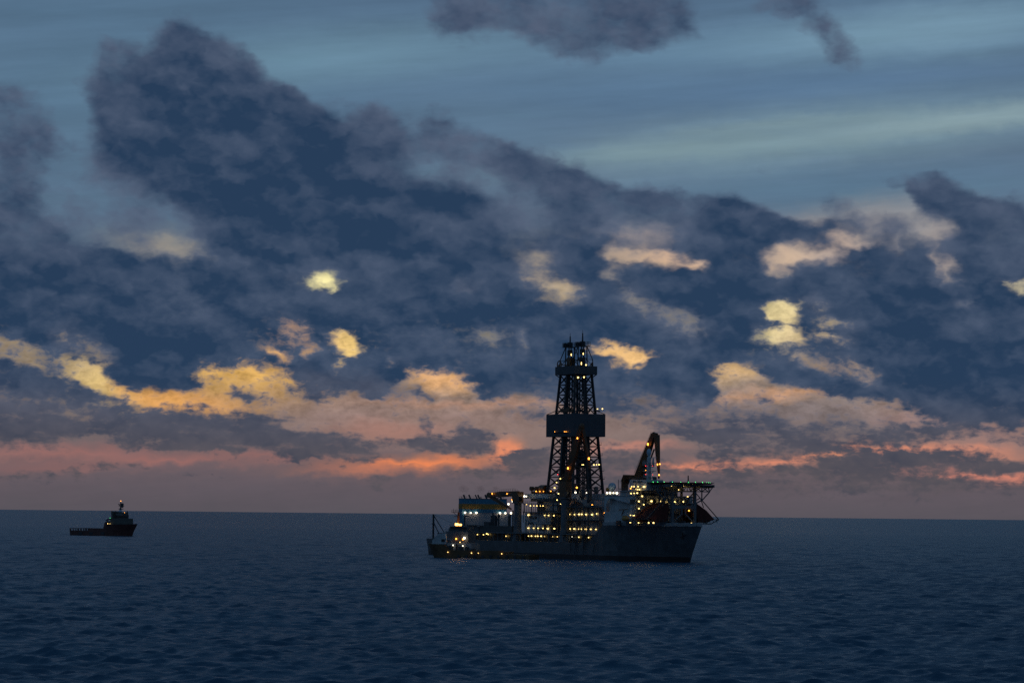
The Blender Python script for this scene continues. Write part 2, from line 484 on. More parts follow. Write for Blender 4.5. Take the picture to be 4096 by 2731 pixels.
# fine structure
n_lo = noise(nt, comb(nt, U, V * 1.5 + U * .25, 4.0), .8, 3.0, .5)
n_bil = noise(nt, UV2, 2.0, 3.5, .48, .3)
n_fine = noise(nt, UV2, 5.5, 5.0, .58, .4)
rot = vmath(nt, 'MULTIPLY', comb(nt, U, V + U * -.085, 0.0), (.13, 1.5, 1.0))
n_cir = noise(nt, rot, 1.6, 5.0, .55)
n_cir2 = noise(nt, vmath(nt, 'MULTIPLY', comb(nt, U, V + U * -.05, 3.0), (.3, 2.6, 1.0)), 2.0, 5.0, .6)
nb = X(n_bil.outputs[0], nt) - .5
nl = X(n_lo.outputs[0], nt) - .5
n_diag = noise(nt, vmath(nt, 'MULTIPLY', comb(nt, U * .88 - V * .5, V * .88 + U * .5, 9.0), (.75, 1.3, 1.0)), 1.4, 3.0, .48, .5)
nd = X(n_diag.outputs[0], nt) - .5


def puff(du, dv):
    """rounded heads of cumulus: inverted cell distance, a few octaves"""
    n = nt.nodes.new('ShaderNodeTexVoronoi')
    n.voronoi_dimensions = '2D'
    n.feature = 'SMOOTH_F1'
    nt.links.new(comb(nt, U + WB[0] * .5 + du, (V + WB[1] * .35 + dv) * 1.35, 0.0), n.inputs['Vector'])
    n.inputs['Scale'].default_value = .85
    n.inputs['Detail'].default_value = 2.4
    n.inputs['Roughness'].default_value = .5
    n.inputs['Lacunarity'].default_value = 2.3
    n.inputs['Smoothness'].default_value = .35
    return X(n.outputs['Distance'], nt)._m('SUBTRACT', .56)._m('MULTIPLY', -1.0)


pf = puff(0.0, 0.0)
lit = pf - puff(.05, .22)
nf = X(n_fine.outputs[0], nt) - .5
nc = X(n_cir.outputs[0], nt) - .5
nc2 = X(n_cir2.outputs[0], nt) - .5
rag = V.step(5.6, 3.6)
n_bar = noise(nt, vmath(nt, 'MULTIPLY', comb(nt, U + WB[0] * .6, V + U * .02 + WB[1] * .12, 2.0), (.55, 2.6, 1.0)), 1.5, 5.0, .55, .4)
bar = (X(n_bar.outputs[0], nt) - .46) * V.step(2.9, 1.6) * V.step(.35, .8)
Dd = Dm + bar * 1.5 + (nl * .15 + nd * .15 + pf * .5 + nb * (rag * .35 + .3) + nf * (rag * 1.15 + .1)) * (Dm * -.85 + 1.3)
alpha = Dd.step(.2, .82)
shade = (Sm + nl * -.8 + nd * -.45 + nb * -.25 + lit * .6 + nf * -.08 + (Dd.step(.35, 1.0) - 1.0) * -.34).clamp()
dark = mixc(nt, V.step(.8, 2.9), (0.052, 0.060, 0.088), (0.0205, 0.0465, 0.098))
pale = mixc(nt, V.step(.8, 2.9), (0.105, 0.092, 0.106), (0.088, 0.118, 0.185))
cloud = mixc(nt, shade, dark, pale)
cloud = mixc(nt, Wm * .35, cloud, (0.105, 0.085, 0.092))
streak = (nc * .42 + nc2 * .16) * V.step(2.5, 6.0, lo=.55, hi=1.0) + 1.0
bgl = vmath(nt, 'MULTIPLY', gam.outputs[0], comb(nt, streak, streak, streak))
# broken light inside the bright breaks
spark = (nf * 1.0 + nb * 1.1) * V.step(5.6, 4.2) * V.step(1.2, 2.4) + 1.0
bgl = vmath(nt, 'MULTIPLY', bgl, comb(nt, spark, spark, spark))
front = mixc(nt, alpha, bgl, cloud)

# the rest of the dome: a dim dusk sky under broken cloud
sky = nt.nodes.new('ShaderNodeTexSky')
sky.sky_type = 'NISHITA'
sky.sun_disc = False
sky.sun_elevation = R(1.0)
sky.sun_rotation = R(-6.0)
dome = vmath(nt, 'SCALE', sky.outputs[0], 0.02)
n_dome = noise(nt, tc.outputs['Generated'], 3.0, 6.0, .55)
cover = X(n_dome.outputs[0], nt).step(.38, .66)
deck = mixc(nt, V.step(0.0, 9.0), (.080, .092, .122), (.066, .150, .270))
dome = mixc(nt, cover * .7 + .3, dome, deck)
inside = U.abs().step(12.6, 11.0) * V.step(13.0, 10.4) * dy.step(-.01, .01)
total = mixc(nt, inside, dome, front)
bgn = nt.nodes.new('ShaderNodeBackground')
nt.links.new(total, bgn.inputs[0])
bgn.inputs[1].default_value = 1.0
out = nt.nodes.new('ShaderNodeOutputWorld')
nt.links.new(bgn.outputs[0], out.inputs[0])
world.cycles.sampling_method = 'MANUAL'
world.cycles.sample_map_resolution = 512

# the sun has just gone down behind the cloud bank: one weak, very soft lamp
sun_d = bpy.data.lights.new('sun', 'SUN')
sun_d.energy = 0.004
sun_d.angle = R(30)
sun_d.color = (1.0, .72, .5)
sun = bpy.data.objects.new('sun', sun_d)
COL.objects.link(sun)
sun.rotation_euler = Euler((R(-88.0), 0, R(6.0)))       # shines from just above the horizon ahead, toward the camera

# ------------------------------------------------------------------ shared builders
rng = random.Random(11)


def tag(o, label=None, cat=None, group=None, kind=None):
    for k, v in (('label', label), ('category', cat), ('group', group), ('kind', kind)):
        if v:
            o[k] = v
    return o


def empty(name, loc, rz=0.0):
    o = bpy.data.objects.new(name, None)
    COL.objects.link(o)
    o.location = loc
    o.rotation_euler = (0, 0, rz)
    return o


class MB:
    """collects shapes and links them as one mesh object"""
    def __init__(s):
        s.bm = bmesh.new()

    def box(s, x0, x1, y0, y1, z0, z1):
        v = [s.bm.verts.new((x, y, z)) for z in (z0, z1) for x, y in ((x0, y0), (x1, y0), (x1, y1), (x0, y1))]
        for f in ((3, 2, 1, 0), (4, 5, 6, 7), (0, 1, 5, 4), (1, 2, 6, 5), (2, 3, 7, 6), (3, 0, 4, 7)):
            s.bm.faces.new([v[i] for i in f])
        return s

    def loft(s, rings, cap=True, closed=True):
        vr = [[s.bm.verts.new(p) for p in r] for r in rings]
        n = len(vr[0])
        for a, b in zip(vr, vr[1:]):
            for i in range(n if closed else n - 1):
                s.bm.faces.new((a[i], a[(i + 1) % n], b[(i + 1) % n], b[i]))
        if cap:
            s.bm.faces.new(list(reversed(vr[0])))
            s.bm.faces.new(vr[-1])
        return s

    def prism(s, pts, axis, a, b):
        """outline in the two other axes, extruded along axis from a to b"""
        def P(u, v, w):
            return {'x': (w, u, v), 'y': (u, w, v), 'z': (u, v, w)}[axis]
        return s.loft([[P(u, v, a) for u, v in pts], [P(u, v, b) for u, v in pts]])

    def tube(s, p, q, r, r2=None, n=8):
        p, q = Vector(p), Vector(q)
        d = (q - p).normalized()
        a = d.orthogonal().normalized()
        b = d.cross(a)
        r2 = r if r2 is None else r2
        return s.loft([[c + (a * math.cos(2 * math.pi * i / n) + b * math.sin(2 * math.pi * i / n)) * rr for i in range(n)] for c, rr in ((p, r), (q, r2))])

    def bar(s, p, q, w, h=None, w2=None, h2=None, up=(0, 0, 1)):
        """rectangular beam between two points; w across, h along the up side"""
        p, q = Vector(p), Vector(q)
        h = w if h is None else h
        w2 = w if w2 is None else w2
        h2 = h if h2 is None else h2
        d = (q - p).normalized()
        u = Vector(up)
        if abs(d.dot(u)) > .97:
            u = Vector((1, 0, 0))
        a = d.cross(u).normalized()
        b = a.cross(d)
        return s.loft([[c + a * sx * ww / 2 + b * sy * hh / 2 for sx, sy in ((-1, -1), (1, -1), (1, 1), (-1, 1))] for c, ww, hh in ((p, w, h), (q, w2, h2))])

    def path(s, pts, r, n=6):
        for p, q in zip(pts, pts[1:]):
            s.tube(p, q, r, n=n)
        return s

    def ball(s, c, r, sx=1, sy=1, sz=1, nu=14, nv=9):
        rings = []
        for j in range(1, nv):
            t = math.pi * j / nv
            rings.append([(c[0] + r * sx * math.sin(t) * math.cos(2 * math.pi * i / nu), c[1] + r * sy * math.sin(t) * math.sin(2 * math.pi * i / nu), c[2] - r * sz * math.cos(t)) for i in range(nu)])
        return s.loft(rings)

    def rail(s, pts, h=1.1, step=2.2, r=.045):
        """a handrail with posts along a line of deck points"""
        for p, q in zip(pts, pts[1:]):
            p, q = Vector(p), Vector(q)
            n = max(1, int((q - p).length / step))
            for i in range(n + 1):
                c = p.lerp(q, i / n)
                s.tube(c, c + Vector((0, 0, h)), r, n=4)
            for k in (1.0, .55):
                s.tube(p + Vector((0, 0, h * k)), q + Vector((0, 0, h * k)), r, n=4)
        return s

    def build(s, name, mat, parent=None, smooth=False, label=None, kind=None):
        bmesh.ops.recalc_face_normals(s.bm, faces=s.bm.faces)
        me = bpy.data.meshes.new(name)
        s.bm.to_mesh(me)
        s.bm.free()
        me.materials.append(mat)
        if smooth:
            for p in me.polygons:
                p.use_smooth = True
        o = bpy.data.objects.new(name, me)
        COL.objects.link(o)
        if parent:
            o.parent = parent
        if label:
            o['label'] = label
        if kind:
            o['kind'] = kind
        return o


def mat(name, col, rough=.6, metal=0.0, var=.25, scale=.25, rust=0.0, streak=0.0):
    """painted steel: colour varied by broad blotches, streaks of run-off and rust"""
    m = bpy.data.materials.new(name)
    m.use_nodes = True
    t = m.node_tree
    b = t.nodes['Principled BSDF']
    b.inputs['Roughness'].default_value = rough
    b.inputs['Metallic'].default_value = metal
    c = t.nodes.new('ShaderNodeTexCoord')
    n1 = noise(t, c.outputs['Object'], scale, 5.0, .6)
    f1 = X(n1.outputs[0], t).step(.3, .7)
    dark = tuple(v * (1 - var) for v in col)
    o = mixc(t, f1, dark, tuple(min(1, v * (1 + var * .4)) for v in col))
    if streak:
        vs = vmath(t, 'MULTIPLY', c.outputs['Object'], (1.1, 1.1, .06))
        n2 = noise(t, vs, 1.0, 4.0, .6)
        o = mixc(t, X(n2.outputs[0], t).step(.52, .72) * streak, o, tuple(v * .45 for v in col))
    if rust:
        vs = vmath(t, 'MULTIPLY', c.outputs['Object'], (.7, .7, .16))
        n3 = noise(t, vs, .8, 6.0, .65)
        o = mixc(t, X(n3.outputs[0], t).step(.58, .7) * rust, o, (.11, .04, .018))
    t.links.new(o, b.inputs['Base Color'])
    n4 = noise(t, c.outputs['Object'], .9, 3.0, .6)
    bp = t.nodes.new('ShaderNodeBump')
    bp.inputs['Strength'].default_value = .12
    t.links.new(n4.outputs[0], bp.inputs['Height'])
    t.links.new(bp.outputs[0], b.inputs['Normal'])
    return m


def glow(name, col, strength):
    m = bpy.data.materials.new(name)
    m.use_nodes = True
    t = m.node_tree
    b = t.nodes['Principled BSDF']
    b.inputs['Base Color'].default_value = (.3, .3, .3, 1)
    b.inputs['Emission Color'].default_value = (*col, 1)
    b.inputs['Emission Strength'].default_value = strength
    return m


# ------------------------------------------------------------------ sea
def build_sea():
    # rings tighten toward the stretch of water in view, bearings tighten toward the view
    r = np.concatenate([np.geomspace(4, 300, 40)[:-1], np.geomspace(300, 3600, 1700)[:-1], np.geomspace(3600, 90000, 150)])
    th = np.concatenate([np.linspace(-180, -14, 70)[:-1], np.linspace(-14, 14, 820), np.linspace(14, 180, 70)[1:-1]])
    th = np.radians(th)
    n, m = len(r), len(th)
    X_ = r[:, None] * np.sin(th)[None, :]
    Y_ = r[:, None] * np.cos(th)[None, :]
    X0, Y0 = X_.copy(), Y_.copy()
    Z_ = np.zeros_like(X_)
    dr = np.gradient(r)[:, None]
    g = np.random.default_rng(5)
    wind = math.radians(192)                       # the sea runs toward the viewer and to the left
    for i in range(96):
        L = 1.2 * (26 / 1.2) ** ((i + g.random()) / 96)
        a = wind + g.normal(0, .42)
        k = 2 * math.pi / L
        amp = .0095 * L * (0.5 + g.random())
        if L > 5:
            amp *= (5 / L) ** .95
        ph = g.random() * 6.283
        fade = np.clip((L - 2.2 * dr) / (1.5 * dr), 0, 1)         # waves the mesh cannot carry are left out
        cx, cy = math.sin(a), math.cos(a)
        p = k * (X0 * cx + Y0 * cy) + ph
        Z_ += amp * fade * np.cos(p)
        q = .85 * amp * fade * np.sin(p)
        X_ -= cx * q
        Y_ -= cy * q
    # groups of higher and lower waves
    co = np.stack([X_, Y_, Z_], -1).reshape(-1, 3).astype(np.float32)
    idx = np.arange(n * m).reshape(n, m)
    a, b = idx[:-1, :], idx[1:, :]
    nx = np.roll(idx, -1, axis=1)
    quads = np.stack([a, b, nx[1:, :], nx[:-1, :]], -1).reshape(-1, 4)
    me = bpy.data.meshes.new('sea')
    me.vertices.add(len(co))
    me.vertices.foreach_set('co', co.ravel())
    me.loops.add(quads.size)
    me.loops.foreach_set('vertex_index', quads.ravel().astype(np.int32))
    me.polygons.add(len(quads))
    me.polygons.foreach_set('loop_start', np.arange(0, quads.size, 4, dtype=np.int32))
    me.polygons.foreach_set('loop_total', np.full(len(quads), 4, np.int32))
    me.polygons.foreach_set('use_smooth', np.ones(len(quads), bool))
    me.update(calc_edges=True)
    if me.polygons[1000].normal.z < 0:
        me.flip_normals()
    M = bpy.data.materials.new('sea water')
    M.use_nodes = True
    t = M.node_tree
    bs = t.nodes['Principled BSDF']
    bs.inputs['IOR'].default_value = 1.33
    bs.inputs['Roughness'].default_value = .16
    c = t.nodes.new('ShaderNodeTexCoord')
    n1 = noise(t, c.outputs['Object'], .012, 4.0, .6)
    base = mixc(t, X(n1.outputs[0], t).step(.35, .65), (.018, .072, .132), (.023, .088, .154))
    # a few small breaking crests
    n5 = noise(t, vmath(t, 'MULTIPLY', c.outputs['Object'], (1.0, .45, 1.0)), .09, 6.0, .62)
    n6 = noise(t, c.outputs['Object'], .9, 4.0, .7)
    foam = X(n5.outputs[0], t).step(.735, .775) * X(n6.outputs[0], t).step(.4, .6)
    base = mixc(t, foam, base, (.34, .37, .4))
    t.links.new(base, bs.inputs['Base Color'])
    t.links.new((foam * .3 + .36).s, bs.inputs['Roughness'])
    n2 = noise(t, vmath(t, 'MULTIPLY', c.outputs['Object'], (.75, 1.0, 1.0)), .55, 5.0, .62, .4)
    n3 = noise(t, c.outputs['Object'], .12, 4.0, .6)
    h = X(n2.outputs[0], t) * .5 + X(n3.outputs[0], t) * .6
    bp = t.nodes.new('ShaderNodeBump')
    bp.inputs['Strength'].default_value = .8
    bp.inputs['Distance'].default_value = 1.0
    t.links.new(h.s, bp.inputs['Height'])
    t.links.new(bp.outputs[0], bs.inputs['Normal'])
    me.materials.append(M)
    o = bpy.data.objects.new('sea', me)
    COL.objects.link(o)
    tag(o, 'dark blue choppy sea at dusk reaching to the horizon', None, None, 'structure')
    return o


build_sea()

# ------------------------------------------------------------------ paints and lamps
HULL = mat('hull paint', (.088, .096, .106), .5, var=.3, streak=.5, rust=.3)
BOOT = mat('boot topping', (.026, .020, .022), .6, var=.4, rust=.4)
WHITE = mat('white paint', (.50, .53, .55), .5, var=.22, streak=.35, rust=.2)
PALE = mat('pale grey paint', (.33, .335, .35), .6, var=.25, streak=.4, rust=.2)
WALLP = mat('casing wall paint', (.40, .37, .385), .7, var=.12, streak=.2)
GREY = mat('grey paint', (.13, .145, .165), .6, var=.3, streak=.4, rust=.25)
DARK = mat('dark steel', (.045, .05, .058), .55, var=.35, rust=.3)
LATT = mat('derrick steel', (.028, .034, .042), .6, var=.3)
WALLS = mat('cladding', (.058, .066, .082), .6, var=.2, streak=.3)
OCHRE = mat('crane paint', (.125, .052, .016), .5, var=.35, rust=.4)
BLUE = mat('funnel blue', (.045, .20, .33), .5, var=.2, streak=.4)
AMBER = mat('funnel band', (.40, .20, .035), .5, var=.2, streak=.3)
RED = mat('dark red netting', (.105, .022, .018), .9, var=.5, scale=.5)
DOME = mat('radome white', (.36, .48, .58), .4, var=.08)
DECKM = mat('deck paint', (.06, .075, .07), .8, var=.4, rust=.3)
GLASS = mat('dark window', (.012, .015, .02), .12, var=.2)
L_YEL = glow('yellow lamp', (1.0, .67, .21), 4.2)
L_WHT = glow('white lamp', (1.0, .88, .62), 4.5)
L_ORG = glow('orange lamp', (1.0, .36, .04), 5.0)
L_GRN = glow('green lamp', (.08, 1.0, .22), 4.0)
L_RED = glow('red lamp', (1.0, .05, .06), 3.5)

# ------------------------------------------------------------------ drillship
# ship axes: x forward from the stern, y to port, z up from the waterline
SHIP_O, SHIP_RZ = Vector((-26.4, 1498.8, 0.0)), R(-60)
SHIP_INV = Matrix.Rotation(-SHIP_RZ, 3, 'Z')


class Survey:
    """turns a bearing from the camera into a point on a chosen upright plane of a vessel"""
    def __init__(s, origin, rz):
        s.o, s.inv = Vector(origin), Matrix.Rotation(-rz, 3, 'Z')

    def cut(s, px, py, axis, val):
        p = s.inv @ (Vector((0, 0, CAM_H)) - s.o)
        d = s.inv @ sight(px, py)
        return p + d * ((val - p[axis]) / d[axis])

    def y(s, px, py, y): return s.cut(px, py, 1, y)
    def x(s, px, py, x): return s.cut(px, py, 0, x)


SV = Survey(SHIP_O, SHIP_RZ)
Z1 = lambda x, y: (1680 + x / 3.92, 1920 + y / 3.92)
Z2 = lambda x, y: (2100 + x / 4.355, 1920 + y / 4.355)
Z3 = lambda x, y: (2380 + x / 2.704, 1700 + y / 2.704)
Z4 = lambda x, y: (2120 + x / 4.3556, 1620 + y / 4.3556)
Z5 = lambda x, y: (2160 + x / 3.92, 1300 + y / 3.92)

ship = empty('drillship', SHIP_O, SHIP_RZ)
tag(ship, 'large dark drillship with a tall lattice derrick, cranes, helideck and many lit lamps', 'drillship')

# lamps: one mesh of each kind, copied
_lampkit = {}


def lamp(name, loc, m, size, parent):
    key = (name, m.name, size)
    if key not in _lampkit:
        b = MB()
        if len(size) == 1:
            b.ball((0, 0, 0), size[0], nu=8, nv=6)
        else:
            sx, sy, sz = (v / 2 for v in size)
            b.loft([[(-sx, -sy, -sz * .7), (sx, -sy, -sz * .7), (sx, sy, -sz), (-sx, sy, -sz)], [(-sx * .9, -sy * .8, sz), (sx * .9, -sy * .8, sz), (sx * .9, sy, sz), (-sx * .9, sy, sz)]])
        o = b.build(name, m, parent)
        _lampkit[key] = o
    else:
        o = _lampkit[key].copy()
        COL.objects.link(o)
        o.parent = parent
    o.location = loc
    k = rng.uniform(.58, .98)
    o.scale = (k, k, k)
    return o


# hull, lofted through frames: x, half breadth at waterline and at deck, deck height
frames = [(0, 18.5, 20.0, 8.5), (6, 20.2, 21, 8.5), (40, 21, 21, 8.4), (120, 21, 21, 8.4), (160, 21, 21, 8.4), (164, 21, 21, 9.2), (171, 21, 21, 13.6), (176, 20.9, 21, 16.9),
          (186, 18.3, 20.6, 16.9), (194, 14.2, 17.2, 17.0), (201, 10.0, 13.4, 17.1), (208, 5.8, 9.8, 17.3), (214, 2.5, 6.4, 17.5), (218, .35, 3.8, 17.6)]
rings = []
for x, bw, bd, zd in frames:
    half = []
    for k, z in enumerate((-8.0, 0.0, 2.7, 5.0, zd)):
        f = max(0, z) / zd
        hb = bw * .96 if z < 0 else bw + (bd - bw) * (f ** 1.3)
        xx = x + (4.6 * max(0, (x - 190) / 28) ** 2) * f
        half.append((xx, hb, z))
    rings.append([(p[0], -p[1], p[2]) for p in reversed(half)] + half)
rings.append([(218 + 5.4 * max(0, z) / 17.6, s * (.15 + .45 * max(0, z) / 17.6), z) for s, zs in ((-1, (17.7, 5.0, 2.7, 0, -8)), (1, (-8, 0, 2.7, 5.0, 17.7))) for z in zs])
hb_ = MB().loft(rings)
hull = hb_.build('hull', HULL, ship)
hull.data.materials.append(BOOT)
for p in hull.data.polygons:
    if p.center.z < 2.7 and abs(p.normal.z) < .9:
        p.material_index = 1

b = MB()                                                     # bulwark round the forecastle, with a white coaming
side = [(176, 21.0), (186, 20.6), (194.1, 17.2), (201.7, 13.4), (209.9, 9.8), (217.4, 6.4), (222.6, 3.8), (223.5, .4)]
for s in (-1, 1):
    for (xa, ya), (xb, yb) in zip(side, side[1:]):
        b.loft([[(xa, s * (ya - .02), 16.6), (xa, s * (ya - .3), 16.6), (xa, s * (ya - .3), 18.2), (xa, s * (ya + .06), 18.2)],
                [(xb, s * (yb - .02), 16.9), (xb, s * max(.05, yb - .3), 16.9), (xb, s * max(.05, yb - .3), 18.5), (xb, s * (yb + .06), 18.5)]])
b.build('bulwark', PALE, ship)
b = MB()                                                     # anchor pocket and anchor on the bow
c = SV.y(*Z3(965, 1175), -8.6)
ap = MB().ball((c.x, c.y - .2, c.z), 1.5, 1.2, .5, 1.0).build('anchor_pocket', DARK, ship)
b.bar((c.x, c.y - 1.0, c.z + .8), (c.x, c.y - 1.0, c.z - 2.2), .45)
b.bar((c.x - 1.5, c.y - 1.0, c.z - 1.5), (c.x, c.y - 1.0, c.z - 2.4), .45)
b.bar((c.x + 1.5, c.y - 1.0, c.z - 1.5), (c.x, c.y - 1.0, c.z - 2.4), .45)
b.build('anchor', BOOT, ap)

# working deck: a shelter deck on posts above an open gallery
ZS = 12.5
b = MB().box(34, 171, -21.2, 21.2, ZS - .45, ZS)
sd = b.build('shelter_deck', GREY, ship)
for x in np.arange(36, 171, 4.5):
    MB().box(x - .18, x + .18, -20.9, -20.5, 8.4, ZS - .46).build('deck_post', GREY, ship)
b = MB().box(34, 166, -15.5, 15.5, 8.35, ZS - .46)
b.build('gallery_wall', DARK, ship)
for x0, x1 in ((36, 82), (96, 126), (138, 168)):
    MB().rail([(x0, -20.9, ZS), (x1, -20.9, ZS)]).build('railing', GREY, ship)
MB().rail([(2, -19.6, 8.5), (34, -20.7, 8.5)]).build('railing', GREY, ship)

# stern: poop house, aft mast with stays
b = MB().box(3, 18, -15, 15, 8.45, 11.4)
b.box(6, 16, -10, 10, 11.4, 14.0)
b.build('stern_house', GREY, ship)
c = SV.y(*Z1(208, 810), -17)
t = SV.y(*Z1(208, 532), -17)
b = MB().bar((c.x, -17, 8.5), (c.x, -17, t.z), .75)
b.bar((c.x, -17, t.z - .3), (c.x + 8.5, -15, 11.4), .35)
b.bar((c.x, -17, t.z - 4.0), (c.x + 5.5, -16, 10.0), .35)
b.bar((c.x - 1.2, -17, t.z - 5.0), (c.x + 1.2, -17, t.z - 5.0), .5)
b.path([(c.x, -17, t.z), (c.x + 14, -15, t.z - 4), (c.x + 26, -13, t.z - 5.5)], .07)
b.build('aft_crane_post', DARK, ship)

# funnel casing across the stern, blue with an amber band, pale wall below
FX0, FX1 = 20.0, 23.6
zt, zb = SV.x(*Z1(900, 296), FX1).z, SV.x(*Z1(900, 513), FX1).z
za, zc = SV.x(*Z1(900, 371), FX1).z, SV.x(*Z1(900, 452), FX1).z
ya, yb = SV.x(*Z1(660, 400), FX1).y, SV.x(*Z1(1362, 400), FX1).y
fc = MB().box(FX0, FX1, ya, yb, zb, zt).build('funnel_casing', BLUE, ship)
MB().box(FX0 - .06, FX1 + .06, ya - .06, yb + .06, zc, za).build('amber_band', AMBER, fc)
b = MB()
b.box(FX0 + .3, FX1 - .3, ya + 1.5, yb + 2.0, 8.45, zb - .02)
b.build('casing_wall', WALLP, ship)
b = MB()
b.box(FX0 + .02, FX1 - .02, ya + .05, ya + 1.45, 8.45, zb - .03)
b.build('casing_leg', BLUE, fc)
b = MB()
b.box(FX0, FX0 + .3, ya, yb, zt, zt + .35)
b.box(FX1 - .3, FX1, ya, yb, zt, zt + .35)
b.rail([(FX0 + .15, ya + .1, zt + .3), (FX0 + .15, yb - .1, zt + .3)])
b.build('coaming', DARK, fc)
for zx, w in ((707, 26), (792, 26), (893, 20), (933, 26), (976, 16), (1048, 30), (1272, 30)):
    p = SV.x(*Z1(zx, 292), 21.8)
    h = SV.x(*Z1(zx, 228), 21.8).z
    if w < 20:
        h -= 1.2
    r = w / 3.92 / 7.9 / 2
    b = MB().tube((21.8, p.y, zt - .1), (21.8, p.y - .15, h - 1.6), r)
    b.tube((21.8, p.y - .15, h - 1.7), (21.2, p.y - .7, h), r)
    b.build('exhaust_pipe', DARK, fc, smooth=False)
MB().tube((21.8, ya + 2.6, zt), (21.8, ya + 2.6, zt + 2.3), .08).build('vent_post', DARK, fc)
MB().tube((21.8, ya + 1.0, zt), (21.8, ya + .4, zt + 1.3), .12).build('vent_post', DARK, fc)

# deck clutter aft
for zx0, zx1, zt_, zb_, y in ((935, 1440, 708, 812, -17), (1000, 1080, 650, 706, -12), (852, 920, 722, 770, -17), (735, 760, 705, 812, -18)):
    p, q = SV.y(*Z1(zx0, zt_), y), SV.y(*Z1(zx1, zb_), y)
    MB().box(p.x, q.x, y, y + 5, ZS + .01, p.z).build('deck_store', DARK, ship)
for zx, top in ((1120, 560), (1145, 510), (1185, 560), (1235, 520), (1415, 520), (1392, 560), (1458, 470), (702, 555)):
    p = SV.y(*Z1(zx, top), -14)
    MB().bar((p.x, -14, ZS), (p.x, -14, p.z), .55 if zx != 1185 else 1.3).build('king_post', DARK, ship)
b = MB()
p, q = SV.y(*Z1(1110, 560), -14), SV.y(*Z1(1250, 520), -14)
b.bar((p.x, -14, p.z), (q.x, -14, p.z), .5)
b.bar((p.x, -14, ZS + 1), (q.x, -14, p.z), .35)
b.build('post_brace', DARK, ship)
b = MB()
p, q = SV.y(*Z1(735, 703), -18), SV.y(*Z1(935, 703), -18)
b.bar((p.x, -18, p.z), (q.x, -18, p.z), .3)
b.bar((p.x, -18, ZS), (p.x, -18, p.z), .25).bar((q.x, -18, ZS), (q.x, -18, p.z), .25)
b.build('pipe_rack', DARK, ship)
b = MB()
p, q = SV.y(*Z1(690, 560), -14), SV.y(*Z1(765, 560), -14)
b.bar((p.x, -14, p.z), (q.x, -14, p.z), .5)
b.build('gallows_arm', DARK, ship)


def crane(name, base, col_top, col_r, flare, body, knuckle, tip, w, jw, rail=True, label=None):
    """knuckle boom crane: column, slewing house, main boom and folding jib"""
    root = MB()
    bx, by, bz = base
    root.tube((bx, by, bz), (bx, by, bz + flare[1]), flare[0], col_r, n=16)
    root.tube((bx, by, bz + flare[1]), (bx, by, col_top), col_r, n=16)
    root.tube((bx, by, col_top - .7), (bx, by, col_top), col_r + .9, n=16)
    cr = root.build(name, GREY, ship, label=label)
    hb = MB()
    hb.box(bx - body[0] / 2, bx + body[0] / 2, by - 1.7, by + 1.7, col_top + .01, col_top + body[1])
    hb.box(bx - body[0] / 2 - 1.1, bx - body[0] / 2 - .02, by - 1.3, by + 1.3, col_top + .8, col_top + body[1] * .6)
    hb.rail([(bx - body[0] / 2, by - 1.6, col_top + body[1]), (bx + body[0] / 2, by - 1.6, col_top + body[1])])
    hb.build('slewing_house', OCHRE, cr)
    MB().box(bx + body[0] / 2 + .02, bx + body[0] / 2 + 1.9, by - 2.0, by - .2, col_top + .4, col_top + 2.7).build('operator_cab', GLASS, cr)
    f = Vector((bx, by, col_top + body[1] - .8))
    k, t_ = Vector(knuckle), Vector(tip)
    d = (k - f).normalized()
    mb = MB().bar(f, f.lerp(k, .55), w * .85, w * 1.0, w * .8, w * 1.25)
    mb.bar(f.lerp(k, .55), k, w * .8, w * 1.25, w * .7, w * .8)
    mb.ball(k, w * .62, 1, .7, 1, 10, 7)
    mb.build('boom', OCHRE, cr)
    jb = MB().bar(k + Vector((0, .05, 0)), k.lerp(t_, .45), jw * .8, jw, jw * .7, jw * 1.0)
    jb.bar(k.lerp(t_, .45), t_, jw * .7, jw * 1.0, jw * .4, jw * .4)
    jb.build('jib', OCHRE, cr)
    cy = MB().tube(f + Vector((0, -1.0, -.6)), f.lerp(k, .5) + Vector((0, -.9, 0)), .32)
    cy.tube(f.lerp(k, .6) + Vector((0, .2, -w * .5)), k.lerp(t_, .3), .26)
    cy.build('ram', DARK, cr)
    if rail:
        up = Vector((0, 0, 1)) if abs(d.z) < .7 else Vector((-1, 0, .3)).normalized()
        rb = MB()
        a_, b_ = f.lerp(k, .1) + up * w * .62, k + up * w * .5
        n = 12
        for i in range(n + 1):
            c_ = a_.lerp(b_, i / n)
            rb.tube(c_, c_ + up * 1.1, .05, n=4)
        rb.tube(a_ + up * 1.1, b_ + up * 1.1, .05, n=4)
        rb.tube(a_ + up * .6, b_ + up * .6, .04, n=4)
        rb.build('handrail', DARK, cr)
    return cr


# aft crane, boom laid level toward the stern
c0 = SV.y(*Z1(1535, 340), -18.3)
kn, tp = SV.y(*Z1(1075, 232), -17.8), SV.y(*Z1(1430, 452), -16.5)
cr1 = crane('aft_crane', (c0.x, -18.3, 8.4), c0.z, 1.9, (2.7, 6), (5.2, SV.y(*Z1(1560, 180), -18.3).z - c0.z), kn, tp, 2.3, 1.7, label='crane with its boom laid level toward the stern')
# midships crane, boom raised in front of the derrick
c0 = SV.y(*Z2(705, 297), -18.3)
kn, tp = SV.y(*Z4(905, 372), -15.0), SV.y(*Z4(1050, 1110), -12.5)
cr2 = crane('midship_crane', (c0.x, -18.3, 8.4), c0.z, 2.1, (3.2, 7), (5.6, SV.y(*Z4(600, 1330), -18.3).z - c0.z), kn, tp, 2.7, 1.8, label='crane with its boom raised in front of the derrick')
